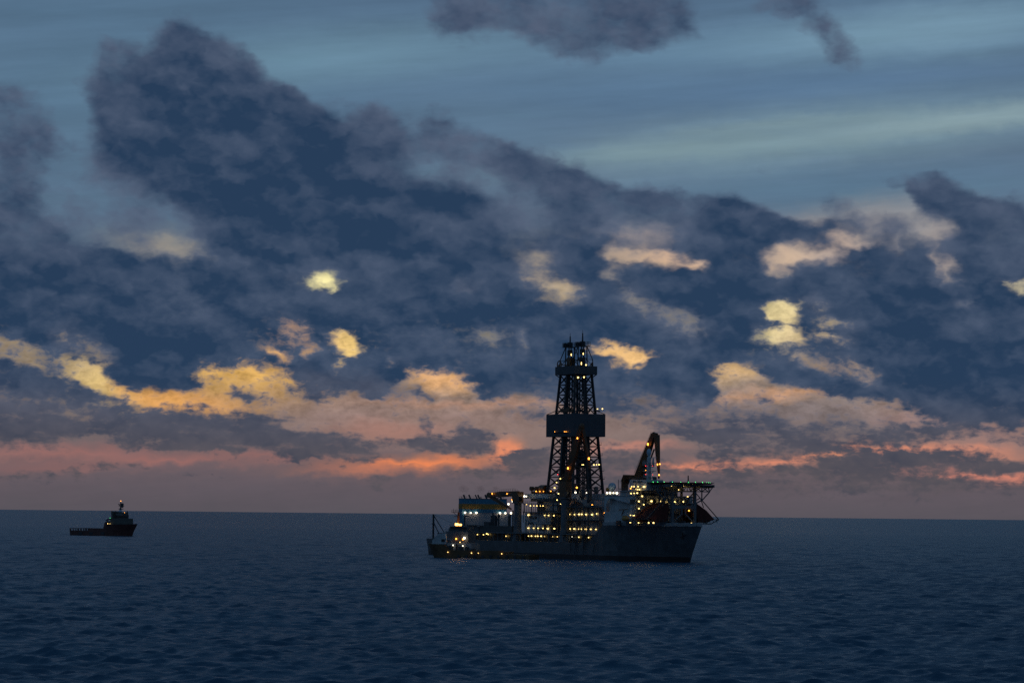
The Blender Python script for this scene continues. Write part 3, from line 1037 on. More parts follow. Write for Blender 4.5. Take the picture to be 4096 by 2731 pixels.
# forward crane on the port side
c0 = SV.y(*Z3(322, 600), 14.0)
kn, tp = SV.y(*Z3(635, 100), 14.0), SV.y(*Z3(690, 520), 13.0)
fb = MB().tube((c0.x, 14, 17), (c0.x, 14, c0.z), 1.75, n=14)
cr3 = fb.build('forward_crane', OCHRE, ship, label='crane behind the bridge with a bent boom')
e0, e1 = SV.y(*Z3(345, 560), 14), SV.y(*Z3(585, 568), 14)
MB().bar((e0.x - 2.2, 14, e0.z), (e1.x, 14, e1.z), 1.9, 2.2).bar((c0.x, 14, c0.z - 1), (e0.x, 14, e0.z), 3.0).bar((c0.x, 14, c0.z - 2), (e0.x + 5, 14, e0.z - .4), .5).build('slewing_arm', OCHRE, cr3)
bs = SV.y(*Z3(470, 572), 14)
MB().bar((bs.x, 14, bs.z), Vector((bs.x, 14, bs.z)).lerp(kn, .45), 2.2, 5.0, 2.0, 4.2).bar(Vector((bs.x, 14, bs.z)).lerp(kn, .45), kn, 2.0, 4.2, 1.5, 2.6).ball(kn, 1.3, 1, .7, 1, 10, 7).build('boom', OCHRE, cr3)
k2 = SV.y(*Z3(668, 110), 14)
MB().bar(kn, k2, 1.4, 2.0).bar(k2, k2.lerp(tp, .5), 1.6, 3.0, 1.3, 2.1).bar(k2.lerp(tp, .5), tp, 1.3, 2.1, .7, .9).build('jib', OCHRE, cr3)
m1 = SV.y(*Z3(520, 585), 13)
MB().tube((m1.x, 13, m1.z), SV.y(*Z3(640, 260), 13), .4).build('ram', DARK, cr3)
hk = SV.y(*Z3(690, 560), 13)
MB().tube(tp, hk, .12).ball((hk.x, 13, hk.z), .7, .7, .7, 1.5, 8, 6).build('hook_block', DARK, cr3)
b = MB()
for i in range(11):
    c_ = Vector((bs.x, 14, bs.z)).lerp(kn, .05 + i * .09) + Vector((-2.6, 0, 1.6)) * (.85 - .035 * i)
    b.tube(c_, c_ + Vector((-.9, 0, .5)), .06, n=4)
b.tube(Vector((bs.x - 4, 14, bs.z + 2.4)), kn + Vector((-2.2, 0, 1.4)), .08, n=4)
b.build('handrail', DARK, cr3)
b = MB()
b.box(c0.x - 3.6, c0.x - 1.8, 12.6, 15.4, c0.z - 4.2, c0.z - 3.9)
b.rail([(c0.x - 3.6, 12.6, c0.z - 3.9), (c0.x - 3.6, 15.4, c0.z - 3.9)])
b.rail([(c0.x - 3.6, 12.6, c0.z - 1.2), (c0.x - 1.8, 12.6, c0.z - 1.2)])
b.bar((c0.x - 3.6, 12.6, c0.z - 4), (c0.x - 3.6, 12.6, c0.z + .6), .2)
b.build('crane_platform', GREY, cr3)

# ---- derrick
DX, DY = 116.2, 0.0
Zz = lambda py: SV.cut(2308, py, 1, 0.0).z
zB, zW0, zW1, zP0, zP1, zT = Zz(1990), Zz(1747), Zz(1657), Zz(1499), Zz(1466), Zz(1388)


def half(z):
    t = (z - zB) / (zP0 - zB)
    return (24.6 + (13.5 - 24.6) * t) / 2, (17.6 + (9.7 - 17.6) * t) / 2


def corner(sx, sy, z):
    a, c_ = half(z)
    return Vector((DX + sx * a, DY + sy * c_, z))


ders = []
lv_lo = list(np.linspace(zB, zW0 + .3, 7))
lv_hi = list(np.linspace(zW1 - .3, zP0, 5))
faces_ = [((-1, -1), (1, -1)), ((1, -1), (1, 1)), ((1, 1), (-1, 1)), ((-1, 1), (-1, -1))]
for lv, w in ((lv_lo, .5), (lv_hi, .46)):
    der = MB()
    ders.append(der)
    for (za_, zb2) in zip(lv, lv[1:]):
        for (A, B) in faces_:
            p0, p1 = corner(*A, za_), corner(*B, za_)
            q0, q1 = corner(*A, zb2), corner(*B, zb2)
            pm, qm = (p0 + p1) / 2, (q0 + q1) / 2
            der.bar(p0, p1, w * .9)
            der.bar(p0, qm, w * .8)
            der.bar(pm, q0, w * .8)
            der.bar(pm, q1, w * .8)
            der.bar(p1, qm, w * .8)
    for (A, B) in faces_:
        der.bar(corner(*A, lv[-1]), corner(*B, lv[-1]), w)
derrick = ders[0].build('derrick', LATT, ship, label='tall tapering lattice derrick with two clad collars')
ders[1].build('upper_lattice', LATT, derrick)
for A in ((-1, -1), (1, -1), (1, 1), (-1, 1)):
    MB().bar(corner(*A, zB - 14), corner(*A, zW0 + .4), 1.05).bar(corner(*A, zW0 + .4), corner(*A, zP0 + .2), .95).build('leg', LATT, derrick)
for s in (-1, 1):
    a0, a1, a2, a3 = (corner(0, s, z) for z in (zB - 14, zW0 + .3, zW1 - .3, zP0))
    MB().bar(a0, a1, 1.5).bar(a1, a2, 1.4).bar(a2, a3, 1.3).build('centre_column', LATT, derrick)
    a0, a1, a2, a3 = (corner(s, 0, z) for z in (zB - 14, zW0 + .3, zW1 - .3, zP0))
    MB().bar(a0, a1, 1.0).bar(a1, a2, .9).bar(a2, a3, .8).build('centre_column', LATT, derrick)
# racked pipe, guide rails and top drives seen inside the lattice
for k in range(14):
    x = DX + rng.uniform(-7, 7)
    y = rng.choice((-4.6, -3.4, 3.2, 4.4)) + rng.uniform(-.5, .5)
    MB().tube((x, y, zB + rng.uniform(-4, 2)), (x, y, zW0 + rng.uniform(-9, 6)), .16, n=5).build('racked_pipe', LATT, derrick)
for s in (-5.9, 5.9):
    b = MB()
    for y in (-1.4, 1.4):
        b.bar((DX + s, y, zB - 10), (DX + s, y, zP0), .5)
    b.box(DX + s - 1.3, DX + s + 1.3, -1.15, 1.15, zB + 9 + s, zB + 17 + s)
    b.tube((DX + s, 0, zB + 17 + s), (DX + s, 0, zP0), .25, n=6)
    b.build('top_drive', LATT, derrick)
# collars
MB().box(DX - 13.2, DX + 13.2, -9.0, 9.0, zW0, zW1).build('wind_wall', WALLS, derrick)
for k in (.18, .37, .56):
    z = zW0 + (zW1 - zW0) * k
    for sx, y in ((-1, -7.5), (1, 7.5)):
        MB().bar((DX + sx * 13.2, y, z), (DX + sx * 14.9, y * 1.02, z + .1), .14).build('wall_bracket', LATT, derrick)
for A in ((-1, -1), (1, -1), (1, 1), (-1, 1)):
    c_ = corner(*A, zW1 + 1.9)
    MB().bar(c_, (DX + A[0] * 13.0, A[1] * 8.8, zW1), .3).build('collar_strut', LATT, derrick)
    c_ = corner(*A, zP0 - 1.4)
    MB().bar(c_, (DX + A[0] * 9.2, A[1] * 6.2, zP0 + .1), .4).build('collar_strut', LATT, derrick)
cp = MB().box(DX - 9.4, DX + 9.4, -6.4, 6.4, zP0, zP1)
cp.build('crown_platform', WALLS, derrick)
# monkey boards and galleries on the starboard and port faces
b = MB()
for py, l0, l1 in ((1642, -7, 7.5), ):
    z = Zz(py)
    a, c_ = half(z)
    b.box(DX - a, DX + a, -1.2, 1.2, z - .5, z)
    b.box(DX + a - .2, DX + a + 3.2, c_ - 1.2, c_ + 1.0, z - .5, z)
    b.rail([(DX + a, c_ - 1.2, z), (DX + a + 3.2, c_ - 1.2, z)])
    b.box(DX - a, DX + a, -c_ - .8, -c_ + .3, z - .4, z)
for py in (1778, 1820, 1882, 1914):
    z = Zz(py)
    a, c_ = half(z)
    b.box(DX + a + .3, DX + a + 2.0, c_ - 1.4, c_ + .6, z - .25, z)
    b.rail([(DX + a + .3, c_ - 1.4, z), (DX + a + 2.0, c_ - 1.4, z), (DX + a + 2.0, c_ + .6, z)])
for za_, zb2 in ((zB, zW0), (zW1, zP0)):
    for dx_ in (0, .55):
        b.bar(corner(1, 1, za_) + Vector((.6 + dx_, -.3, 0)), corner(1, 1, zb2) + Vector((.6 + dx_, -.3, 0)), .12)
b.build('ladder_gallery', LATT, derrick)
z = Zz(1641)
MB().box(DX - 3, DX + 8.5, -6.9, -5.9, z - 1.1, z + .3).box(DX + 2, DX + 6, -7.2, -6.9, z - .6, z + .9).build('racking_board', OCHRE, derrick)
# twin crown frames with aerials
for s in (-1, 1):
    cx = DX + s * 5.9
    b = MB()
    for sx in (-1, 1):
        for sy in (-1, 1):
            b.bar((cx + sx * 4.0, sy * 3.6, zP1), (cx + sx * 3.9, sy * 3.4, zP1 + 3.2), .36)
            b.bar((cx + sx * 3.9, sy * 3.4, zP1 + 3.2), (cx + sx * 1.6, sy * 1.6, zT), .34)
            b.bar((cx + sx * 1.7, sy * 1.7, zP1), (cx + sx * 1.5, sy * 1.5, zT), .42)
            b.bar((cx + sx * 4.0, sy * 3.6, zP1), (cx - sx * 1.6, sy * 1.6, zP1 + 5.0), .22)
        b.bar((cx + sx * 3.9, -3.4, zP1 + 3.2), (cx + sx * 3.9, 3.4, zP1 + 3.2), .24)
    b.box(cx - 1.0, cx + 1.0, -1.0, 1.0, zP1, zP1 + 4.2)
    b.box(cx - 1.1, cx + .9, -.9, .9, zP1 + 5.8, zP1 + 8.4)
    cf = b.build('crown_frame', LATT, derrick)
    b = MB().box(cx - 3.0, cx + 3.0, -2.6, 2.6, zT, zT + .35)
    b.rail([(cx - 3, -2.6, zT + .35), (cx + 3, -2.6, zT + .35), (cx + 3, 2.6, zT + .35), (cx - 3, 2.6, zT + .35), (cx - 3, -2.6, zT + .35)], 1.9, 1.4, .09)
    b.box(cx - 2.8, cx - .9, -2.4, -.6, zT + .35, zT + 2.0)
    b.box(cx - .9, cx + .9, -.9, .9, zT + .35, zT + 2.6)
    b.build('crown_deck', LATT, derrick)
    top = Zz(1330 if s < 0 else 1322)
    MB().tube((cx, 0, zT + .4), (cx, 0, top - 1.5), .5, .28, n=8).tube((cx, 0, top - 1.5), (cx, 0, top), .1, n=6).build('aerial', LATT, derrick)
p = SV.y(*Z5(303, 622), -5.0)
b = MB()
ring = [(p.x + 1.9 * math.cos(i * math.pi / 8), -5.0, p.z + 1.9 * math.sin(i * math.pi / 8)) for i in range(17)]
b.path(ring, .28)
for i in range(4):
    b.bar(ring[i], ring[i + 8], .2)
q = SV.y(*Z5(440, 630), -5.0)
b.bar(p, (q.x, -5.0, q.z), .5)
b.bar((q.x - 2, -5, zP1), (q.x - 2, -5, q.z), .4)
b.build('sheave_wheel', OCHRE, derrick)
p = SV.x(*Z5(815, 625), DX + 8.5)
b = MB().bar((p.x, p.y, zP1), (p.x, p.y, p.z + 1.2), .5).bar((p.x, p.y, p.z + 1.0), (p.x, p.y - 1.2, p.z - .6), .4)
b.build('davit', OCHRE, derrick)
MB().box(DX - 1.5, DX + 1.8, -4.6, -2.2, zP1, zP1 + 4.3).build('crown_winch', OCHRE, derrick)

# ---- drill floor and midship houses
YW = -15.6
b = MB().box(100, 133, -12, 12, ZS, zB - 2)
b.build('substructure', DARK, ship)
b = MB().box(98, 135, -14.5, 14.5, zB - 2, zB - .6)
b.build('drill_floor', DARK, ship)


def span(f, x0, x1, yt, yb_, plane):
    p, q = SV.y(*f(x0, yt), plane), SV.y(*f(x1, yb_), plane)
    return p.x, q.x, q.z, p.z


def house(name, f, x0, x1, yt, yb_, plane, depth, m, label=None, zmin=None):
    xa, xb, za_, zb2 = span(f, x0, x1, yt, yb_, plane)
    if zmin is not None:
        za_ = zmin
    return MB().box(xa, xb, plane, plane + depth, za_, zb2).build(name, m, ship, label=label)


h1 = house('mud_house', Z2, 0, 440, 560, 935, YW, 14, WHITE, 'white house between the aft and midship cranes', ZS + .01)
h2 = house('drill_house', Z2, 690, 1285, 455, 940, YW, 12, PALE, 'pale three storey house forward of the midship crane', ZS + .01)
h3 = house('machinery_house', Z2, 440, 640, 600, 940, YW + 1.0, 10, DARK, None, ZS + .01)
h4 = house('stair_house', Z2, 1290, 1425, 380, 940, YW + 1.5, 8, PALE, None, ZS + .01)
tank = house('white_tank', Z2, 325, 625, 330, 432, YW + 2, 7, PALE, 'white tank house above the mud house')
house('white_locker', Z2, 355, 560, 445, 535, YW + .5, 6, PALE)
house('deck_container', Z2, 0, 405, 238, 318, YW + 3, 6, WHITE, 'white container on the upper deck aft of the derrick')
house('deck_container', Z2, 780, 1095, 235, 330, YW + 5, 5, WHITE, 'white container below the derrick')
house('deck_container', Z2, 780, 1075, 335, 450, YW + 2, 6, PALE)
house('deck_container', Z2, 1180, 1400, 235, 345, YW + 6, 6, PALE)
house('deck_container', Z2, 1205, 1395, 352, 445, YW + 3, 6, PALE)
house('blue_container', Z2, 190, 315, 305, 352, YW + 2, 3, BLUE)
# galleries: slabs, rails and posts along the houses
for f, x0, x1, yy, dep in ((Z2, -20, 310, 402, 5), (Z2, -30, 625, 545, 4.6), (Z2, 685, 1300, 455, 4.6), (Z2, 685, 1300, 680, 4.6), (Z2, 200, 430, 760, 4)):
    xa, xb, _, z = span(f, x0, x1, yy, yy, YW - 3.0)
    gd = MB().box(xa, xb, YW - 3.4, YW - .02, z - .35, z).build('gallery_deck', GREY, ship)
    rb = MB()
    rb.rail([(xa, YW - 3.3, z), (xb, YW - 3.3, z)], 1.1, 1.9, .05)
    for x in np.arange(xa + .5, xb, 7.5):
        rb.bar((x, YW - 3.2, z + .2), (x, YW - 3.2, z - 5.4), .22)
    rb.build('gallery_rail', DARK, gd)
xa, xb, _, z = span(Z2, 0, 310, 402, 402, YW - 3)
for x in np.arange(xa, xb, 2.1):
    MB().bar((x, YW - 3.2, z - .35), (x, YW - 3.2, z - 4.6), .16).build('gallery_post', DARK, ship)
# doors, vents, ladders and pipes on the walls
for k in range(34):
    hx0, hx1 = ((68, 96) if k % 2 else (124, 158))
    hh = h1 if k % 2 else h2
    xs = [v.co.x for v in hh.data.vertices]
    zs = [v.co.z for v in hh.data.vertices]
    x = rng.uniform(min(xs) + 1, max(xs) - 1)
    z = rng.uniform(min(zs) + .5, max(zs) - 2.5)
    w, h = rng.choice(((.9, 2.0), (1.6, 1.0), (.7, .7), (2.4, 1.2), (.25, 3.0)))
    MB().box(x - w / 2, x + w / 2, YW - .12, YW + .02, z, z + h).build('wall_fitting', DARK, hh)
for k in range(40):
    x = rng.uniform(88, 170)
    y = YW - rng.uniform(.3, 3.8)
    z = ZS + rng.choice((.02, 6.6, 12.6)) if x > 122 or x < 118 else ZS
    w = rng.uniform(.4, 2.2)
    if 124 < x < 158 or 70 < x < 96:
        MB().box(x - w / 2, x + w / 2, y - .5, y + .5, z if z < ZS + 1 else z + .4, z + rng.uniform(.8, 2.0)).build('deck_gear', DARK, ship)
for zx0, zy0, zx1, zy1 in ((500, 300, 470, 900), (560, 360, 600, 900), (605, 130, 605, 520), (470, 690, 610, 740), (440, 720, 560, 860), (600, 300, 640, 420), (800, 310, 870, 410), (860, 330, 860, 440), (1300, 470, 1380, 640), (540, 620, 540, 930), (575, 600, 575, 930)):
    p, q = SV.y(*Z2(zx0, zy0), YW - 1.2), SV.y(*Z2(zx1, zy1), YW - 1.2)
    MB().bar(p, q, .4).build('riser_pipe', DARK, ship)
# hoses hanging over the side
for zx, dx_, top, bot in ((880, 30, 440, 1250), (930, -20, 430, 1080), (1000, 40, 420, 1300), (1040, -30, 440, 1200), (1075, 20, 470, 1140), (790, 0, 1000, 1260), (860, 10, 1000, 1330), (1180, 20, 1040, 1280)):
    pts = [SV.y(*Z2(zx + dx_ * math.sin(i * .7) + i * dx_ * .2, top + (bot - top) * i / 7), -21.6 - .1 * (i % 2)) for i in range(8)]
    MB().path(pts, .2, 5).build('hanging_hose', DARK, ship)
p = [SV.y(*Z2(900 + 60 * i / 6, 730 + 70 * math.sin(i * math.pi / 6)), -20) for i in range(7)]
MB().path(p, .3, 5).build('hanging_hose', DARK, ship)
# crane hook gear and rigging by the midship crane
for zx0, zy0, zx1, zy1, w in ((985, 160, 1000, 300, 2.0), (1000, 290, 1020, 420, 1.1), (900, 400, 1010, 440, 2.4), (1130, 150, 1130, 350, 1.6), (1130, 340, 1060, 400, 1.0), (1230, 120, 1250, 220, 1.6), (880, 60, 870, 150, 1.3)):
    MB().bar(SV.y(*Z2(zx0, zy0), -13), SV.y(*Z2(zx1, zy1), -13), w).build('tensioner', DARK, ship)
# round drums on the upper deck
for zx, zy, rx, lab in ((122, 145, 38, None), (213, 150, 42, None)):
    p = SV.y(*Z2(zx, zy), -8)
    r = rx / 4.355 / 8.1
    d = MB().tube((p.x - .2, -8 - r * .8, p.z), (p.x - .2, -8 + r * .8, p.z), r, n=20)
    d.bar((p.x - .2, -8, p.z - r), (p.x - .2, -8, p.z - r - 4.6), .5)
    d.build('hose_drum', OCHRE, ship)
p = SV.y(*Z2(322, 148), -8)
MB().tube((p.x - 2.6, -8, p.z), (p.x + 2.6, -8, p.z), 1.9, n=8).box(p.x - 7.5, p.x + 3.5, -10, -5, p.z - 6, p.z - 1.2).build('surge_tank', OCHRE, ship)
# radome pair and floodlight mast
p = SV.y(*Z2(1519, 112), -6)
pr = MB().tube((p.x, -6, 31), (p.x, -6, p.z - 1.2), .9, n=10).build('radome_stand', PALE, ship)
MB().ball((p.x, -6, p.z), 1.9, nu=24, nv=16).build('radome', DOME, pr, smooth=True)
p = SV.y(*Z2(1440, 160), -4)
MB().ball((p.x, -4, p.z), 1.0, nu=16, nv=10).build('radome', AMBER, pr, smooth=True)
xa, xb, za_, zb2 = span(Z2, 1400, 1620, 262, 300, -8)
b = MB().box(xa, xb, -9, -2, za_ - 2, za_ - .4)
b.rail([(xa, -9, za_ - .4), (xb, -9, za_ - .4)], 2.2, 1.2)
b.build('radome_deck', PALE, ship)

# ---- forecastle: white house with a curved recess, bridge, helideck
def prism_z(b, pts, z0, z1):
    return b.loft([[(x, y, z0) for x, y in pts], [(x, y, z1) for x, y in pts]])


ZF = 16.9
zr = SV.y(*Z3(300, 765), -20.4).z                            # house roof
foot = [(176.4, -20.4), (187, -20.0), (196, -16.0), (196, 16.0), (187, 20.0), (176.4, 20.4)]
b = MB()
prism_z(b, [(177, -18.0), (187, -17.6), (196, -14.2), (196, 16.0), (187, 20.0), (177, 20.4)], ZF, zr - .02)
fh = b.build('forward_house', WHITE, ship, label='white house at the forecastle under the helideck')
b = MB()                                                     # outer side plating with an arched opening
def sidept(u):
    return (176.4 + 10.6 * u / .55, -20.4 + .4 * u / .55) if u < .55 else (187 + 9 * (u - .55) / .45, -20.0 + 4.0 * (u - .55) / .45)
us = [0, .06, .10, .16, .24, .34, .44, .55, .66, .78, .88, 1.0]
def arch(u):
    if u <= .07 or u >= .9:
        return None
    t = (u - .07) / .83
    hi = zr - 1.2 - (2.6 * max(0, (.2 - t) / .2) ** 2) - 3.6 * max(0, t - .35)
    return zr - 7.4, hi
for u0, u1 in zip(us, us[1:]):
    (xa, ya_), (xb, yb2) = sidept(u0), sidept(u1)
    A0, A1 = arch(u0 + .02) or arch(u1 - .02), arch(u1 - .02) or arch(u0 + .02)
    mid = arch((u0 + u1) / 2)
    def slab(z00, z01, z10, z11):
        b.loft([[(xa, ya_, z00), (xa, ya_ + .35, z00), (xa, ya_ + .35, z01), (xa, ya_, z01)], [(xb, yb2, z10), (xb, yb2 + .35, z10), (xb, yb2 + .35, z11), (xb, yb2, z11)]])
    if mid is None:
        slab(ZF, zr, ZF, zr)
    else:
        slab(ZF, A0[0], ZF, A1[0])
        slab(A0[1], zr, A1[1], zr)
sp = b.build('side_plating', WHITE, fh)
b = MB()
prism_z(b, [(176.2, -20.6), (187, -20.2), (196.2, -16.1), (196.2, 16.1), (187, 20.2), (176.2, 20.6)], zr, zr + .25)
b.rail([(176.4, -20.3, zr + .25), (187, -19.9, zr + .25), (196, -15.9, zr + .25)], 1.1, 1.6)
b.build('house_roof', PALE, fh)
for zx, w in ((252, 1.7), (372, 2.6)):
    p = SV.y(*Z3(zx, 1060), -20.45)
    MB().box(p.x - w, p.x + w, -20.62, -20.1, p.z - 1.3, p.z + 1.3).build('side_window', GLASS, fh)
p = SV.y(*Z3(405, 830), -20.4)
MB().box(p.x - 1.6, p.x + 1.6, -20.75, -20.2, p.z - 1.1, p.z + 1.2).build('side_window', GLASS, fh)
# lifeboat in the recess
p = SV.y(*Z3(330, 1010), -18.9)
lb = MB().ball((p.x, -18.9, p.z), 1.2, 2.6, .8, .9, 12, 8).box(p.x - 2, p.x + 1, -19.4, -18.6, p.z + .6, p.z + 1.4)
lb.build('lifeboat', AMBER, ship)
p = SV.y(*Z3(300, 960), -18.9)
MB().bar((p.x - 3, -18.9, p.z + 2), (p.x + 4, -18.9, p.z + 2.2), .4).bar((p.x - 2, -18.9, p.z - 2), (p.x + 1, -18.9, p.z + 2), .35).build('boat_davit', OCHRE, ship)
# front face: windows, ledges
b = MB()
for z in (zr - 4.0, zr - 8.2):
    b.box(196.02, 196.5, -15.5, 15.5, z, z + .3)
for y in np.arange(-14, 14.1, 4):
    b.box(196.02, 196.3, y - .15, y + .15, ZF, zr - .1)
b.build('front_frame', GREY, fh)
for y in np.arange(-12.5, 13, 2.5):
    MB().box(196.02, 196.2, y - .6, y + .6, zr - 2.9, zr - 1.4).build('front_window', GLASS, fh)

BX0, BX1 = 181.5, 194.0
zbt = SV.y(*Z3(450, 590), -15.5).z                           # bridge top
zb1 = SV.y(*Z3(450, 715), -15.5).z
b = MB().box(BX0, BX1, -15.0, 9.0, zr + .26, zb1)
br = b.build('bridge', WHITE, ship, label='white bridge house aft of the helideck')
MB().box(BX0 - 1.2, BX1 + 1.0, -16.4, 10.0, zb1, zb1 + .4).build('bridge_wing', PALE, br)
MB().box(BX1 + .02, BX1 + .3, -14, 8.4, zb1 - 2.6, zb1 - .8).build('bridge_window', GLASS, br)
xa = SV.y(*Z3(375, 600), -15.0).x
xb = SV.y(*Z3(560, 600), -15.0).x
wh = MB().box(xa, xb, -15.0, -6.0, zb1 + .41, zbt).build('wheelhouse_top', WHITE, br)
b = MB()                                                     # faint painted lettering high on the wheelhouse side
for zx, zy, w, h in ((416, 610, .5, .9), (426, 611, .4, .7), (436, 610, .5, .8), (463, 612, .6, .9), (475, 612, .5, .9), (486, 613, .6, .8), (498, 612, .5, .9), (508, 614, .4, .8)):
    p = SV.y(*Z3(zx, zy), -15.05)
    b.box(p.x - w, p.x - w + .3, -15.06, -14.98, p.z - h / 2, p.z + h / 2)
    b.box(p.x - w + .3, p.x + w, -15.06, -14.98, p.z - h / 2, p.z - h / 2 + .3)
    b.box(p.x - w + .3, p.x + w * .6, -15.06, -14.98, p.z + h / 2 - .3, p.z + h / 2)
b.build('lettering', DARK, wh)
b = MB()
b.rail([(BX0 - 1.1, -16.3, zb1 + .4), (BX1 + .9, -16.3, zb1 + .4), (BX1 + .9, 9.9, zb1 + .4)], 1.1, 1.5)
b.rail([(xa, -14.9, zbt), (xb, -14.9, zbt)], 1.1, 1.5)
b.build('bridge_rail', GREY, br)
# second block behind the bridge, to carry the dark upper front
MB().box(189, 197.5, -12.0, 8.0, zb1 + .42, zb1 + 3.6).build('upper_house', GREY, br)
# stair tower at the corner of the front
b = MB()
for k in range(7):
    z = ZF + k * 2.9
    b.box(196.6, 199.4, -17.6, -14.6, z, z + .2)
    b.bar((196.8 + 2.2 * (k % 2), -16.8, z), (199.0 - 2.2 * (k % 2), -16.8, z + 2.9), .35)
for x, y in ((196.7, -17.5), (199.3, -17.5), (199.3, -14.7)):
    b.bar((x, y, ZF), (x, y, zr + 3), .25)
b.build('stair_tower', PALE, ship)
# main mast with platforms and radar
p = SV.y(*Z3(582, 600), -3.0)
zt2 = SV.y(*Z3(582, 280), -3.0).z
mm = MB().tube((p.x, -3, zb1), (p.x, -3, p.z + 11), 1.25, .95, n=10).tube((p.x, -3, p.z + 11), (p.x, -3, zt2 - 2), .6, .45, n=10).build('radar_mast', WHITE, ship, label='white mast with radar platforms behind the helideck')
MB().ball((p.x, -3, zt2 - .7), 1.1, 1, 1, 1.7, 12, 9).build('mast_radome', DOME, mm, smooth=True)
b = MB()
for zy, l in ((560, 4.6), (500, 5.0), (430, 5.6), (412, 5.2)):
    z = SV.y(*Z3(582, zy), -3).z
    b.box(p.x - l * .7, p.x + l, -4.0, -2.0, z, z + .25)
    b.rail([(p.x - l * .7, -4, z + .25), (p.x + l, -4, z + .25)], 1.1, 1.1)
    b.bar((p.x, -3, z - 1.8), (p.x + l * .8, -3, z), .25)
b.build('mast_platform', WHITE, mm)
z = SV.y(*Z3(630, 350), -3).z
q = SV.y(*Z3(630, 350), -3).x
MB().tube((q, -3, z - 4.5), (q, -3, z - .3), .55, .4).bar((q - 2.6, -3, z), (q + 2.6, -3, z), .35, .3).build('radar_scanner', WHITE, mm)

# helideck: eight-sided deck with sloping safety nets on a lattice of supports
HC = (207.5, .6)
HR = 15.2
zh = SV.x(*Z3(950, 626), HC[0]).z
octo = [(HC[0] + HR * math.cos(R(22.5 + 45 * i)), HC[1] + HR * math.sin(R(22.5 + 45 * i))) for i in range(8)]
b = MB()
prism_z(b, octo, zh - .55, zh)
hd = b.build('helideck', DECKM, ship, label='eight sided helideck over the bow')
b = MB()
oc2 = [(HC[0] + (HR + 1.7) * math.cos(R(22.5 + 45 * i)), HC[1] + (HR + 1.7) * math.sin(R(22.5 + 45 * i))) for i in range(8)]
for i in range(8):
    a0, a1, c0_, c1_ = octo[i], octo[(i + 1) % 8], oc2[i], oc2[(i + 1) % 8]
    b.loft([[(*a0, zh - .5), (*c0_, zh + .1), (*c0_, zh + .2), (*a0, zh - .35)], [(*a1, zh - .5), (*c1_, zh + .1), (*c1_, zh + .2), (*a1, zh - .35)]])
b.build('safety_net', DARK, hd)
b = MB()
CX, CY = 212.5, 6.2
for y in (-CY, CY):
    b.bar((CX, y, 17.3), (CX, y, zh - .6), 1.25)
    b.bar((201.5, y, 17.3), (201.5, y, zh - .6), .9)
zp = SV.x(*Z3(950, 885), CX).z
zq = SV.x(*Z3(950, 715), CX).z
zq2 = SV.x(*Z3(950, 780), CX).z
b.bar((CX, -CY - .6, zp), (CX, CY + .6, zp), 1.2, 1.5)
for s in (-1, 1):
    b.bar((CX, s * CY, zp - 2.2), (CX, s * (CY - 2.2), zp - .4), .7)
    b.bar((CX, s * CY, zp + 2.2), (CX, s * (CY - 2.2), zp + .4), .7)
    b.bar((CX, s * 1.0, zp), (CX, s * 1.0, zp - 3.6), .8)
    b.bar((CX, s * 1.0, zp - 3.2), (CX, s * (CY - .5), 18.6), .55)
    b.bar((CX, s * CY, zp + 3.8), (CX, s * .6, zp + .6), .4)
    # outer lattice under the deck edge
    b.bar((CX, s * (CY + .5), zq), (CX, s * 14.6, zq), .42)
    b.bar((CX, s * 10.2, zh - 1.6), (CX, s * 10.2, zq2 - 1.2), .42)
    b.bar((CX, s * 13.8, zh - 1.6), (CX, s * 14.4, zq), .42)
    b.bar((CX, s * 10.2, zq2 - 1.4), (CX, s * 14.6, zq), .42)
    b.bar((CX, s * CY, zq), (CX, s * 10.2, zh - 1.6), .38)
    b.bar((CX, s * 10.2, zq), (CX, s * 13.8, zh - 1.6), .34)
    b.bar((CX, s * 13.8, zq), (CX, s * 10.2, zh - 1.6), .34)
    b.bar((CX, s * 10.2, zq), (CX, s * CY, zh - 1.6), .34)
    b.bar((CX, s * 14.4, zq), (CX, s * 16.6, zh - 1.4), .34)
    b.bar((CX, s * CY, zq2 - 3), (CX, s * 10.2, zq2 - 1.2), .5)
    b.bar((CX, s * CY, zq), (CX, s * 10.2, zq2 - 1.2), .34)
    b.bar((CX, s * 9.4, zh - 1.6), (CX, s * 17.0, zh - 1.5), .4)
b.bar((CX, -CY, zq), (CX, CY, zq), .6)
b.bar((CX, -CY, zq2), (CX, CY, zq2), .5)
for k in range(6):
    y = -CY + k * 2 * CY / 6
    y2 = y + 2 * CY / 6
    b.bar((CX, y, zq if k % 2 else zh - .8), (CX, y2, zh - .8 if k % 2 else zq), .32)
    b.bar((CX, y2, zq), (CX, y2, zh - .7), .3)
for y in (-12, -6.2, 0, 6.2, 12):
    b.bar((197, y, zh - 1.4), (HC[0] + 12.5, y, zh - 1.4), .5, 1.2)
for x in (200, 206, 212.5, 218.5):
    b.bar((x, -13, zh - 1.1), (x, 13, zh - 1.1), .4, .7)
for y in (-CY, CY):
    b.bar((201.5, y, 19), (CX, y, zp), .5)
    b.bar((201.5, y, zp), (CX, y, zq), .4)
    b.bar((201.5, y, zq), (CX, y, zq), .4)
    b.bar((CX, y, zq), (220, y * .9, zh - 1.4), .4)
b.build('helideck_support', GREY, hd)
MB().ball((206, -6, zh - 2.6), 1.5, 1.6, 1.2, .9, 10, 7).build('foam_tank', OCHRE, hd)
MB().box(214, 217, 6.5, 12.5, zh - 2.2, zh - .8).build('net_locker', OCHRE, hd)
p = SV.x(*Z3(830, 605), 198.0)
MB().ball((198.0, p.y, zh - .4), 1.55, nu=20, nv=12).tube((198, p.y, zb1), (198, p.y, zh - 1.5), .7).build('radome', DOME, ship, smooth=True)
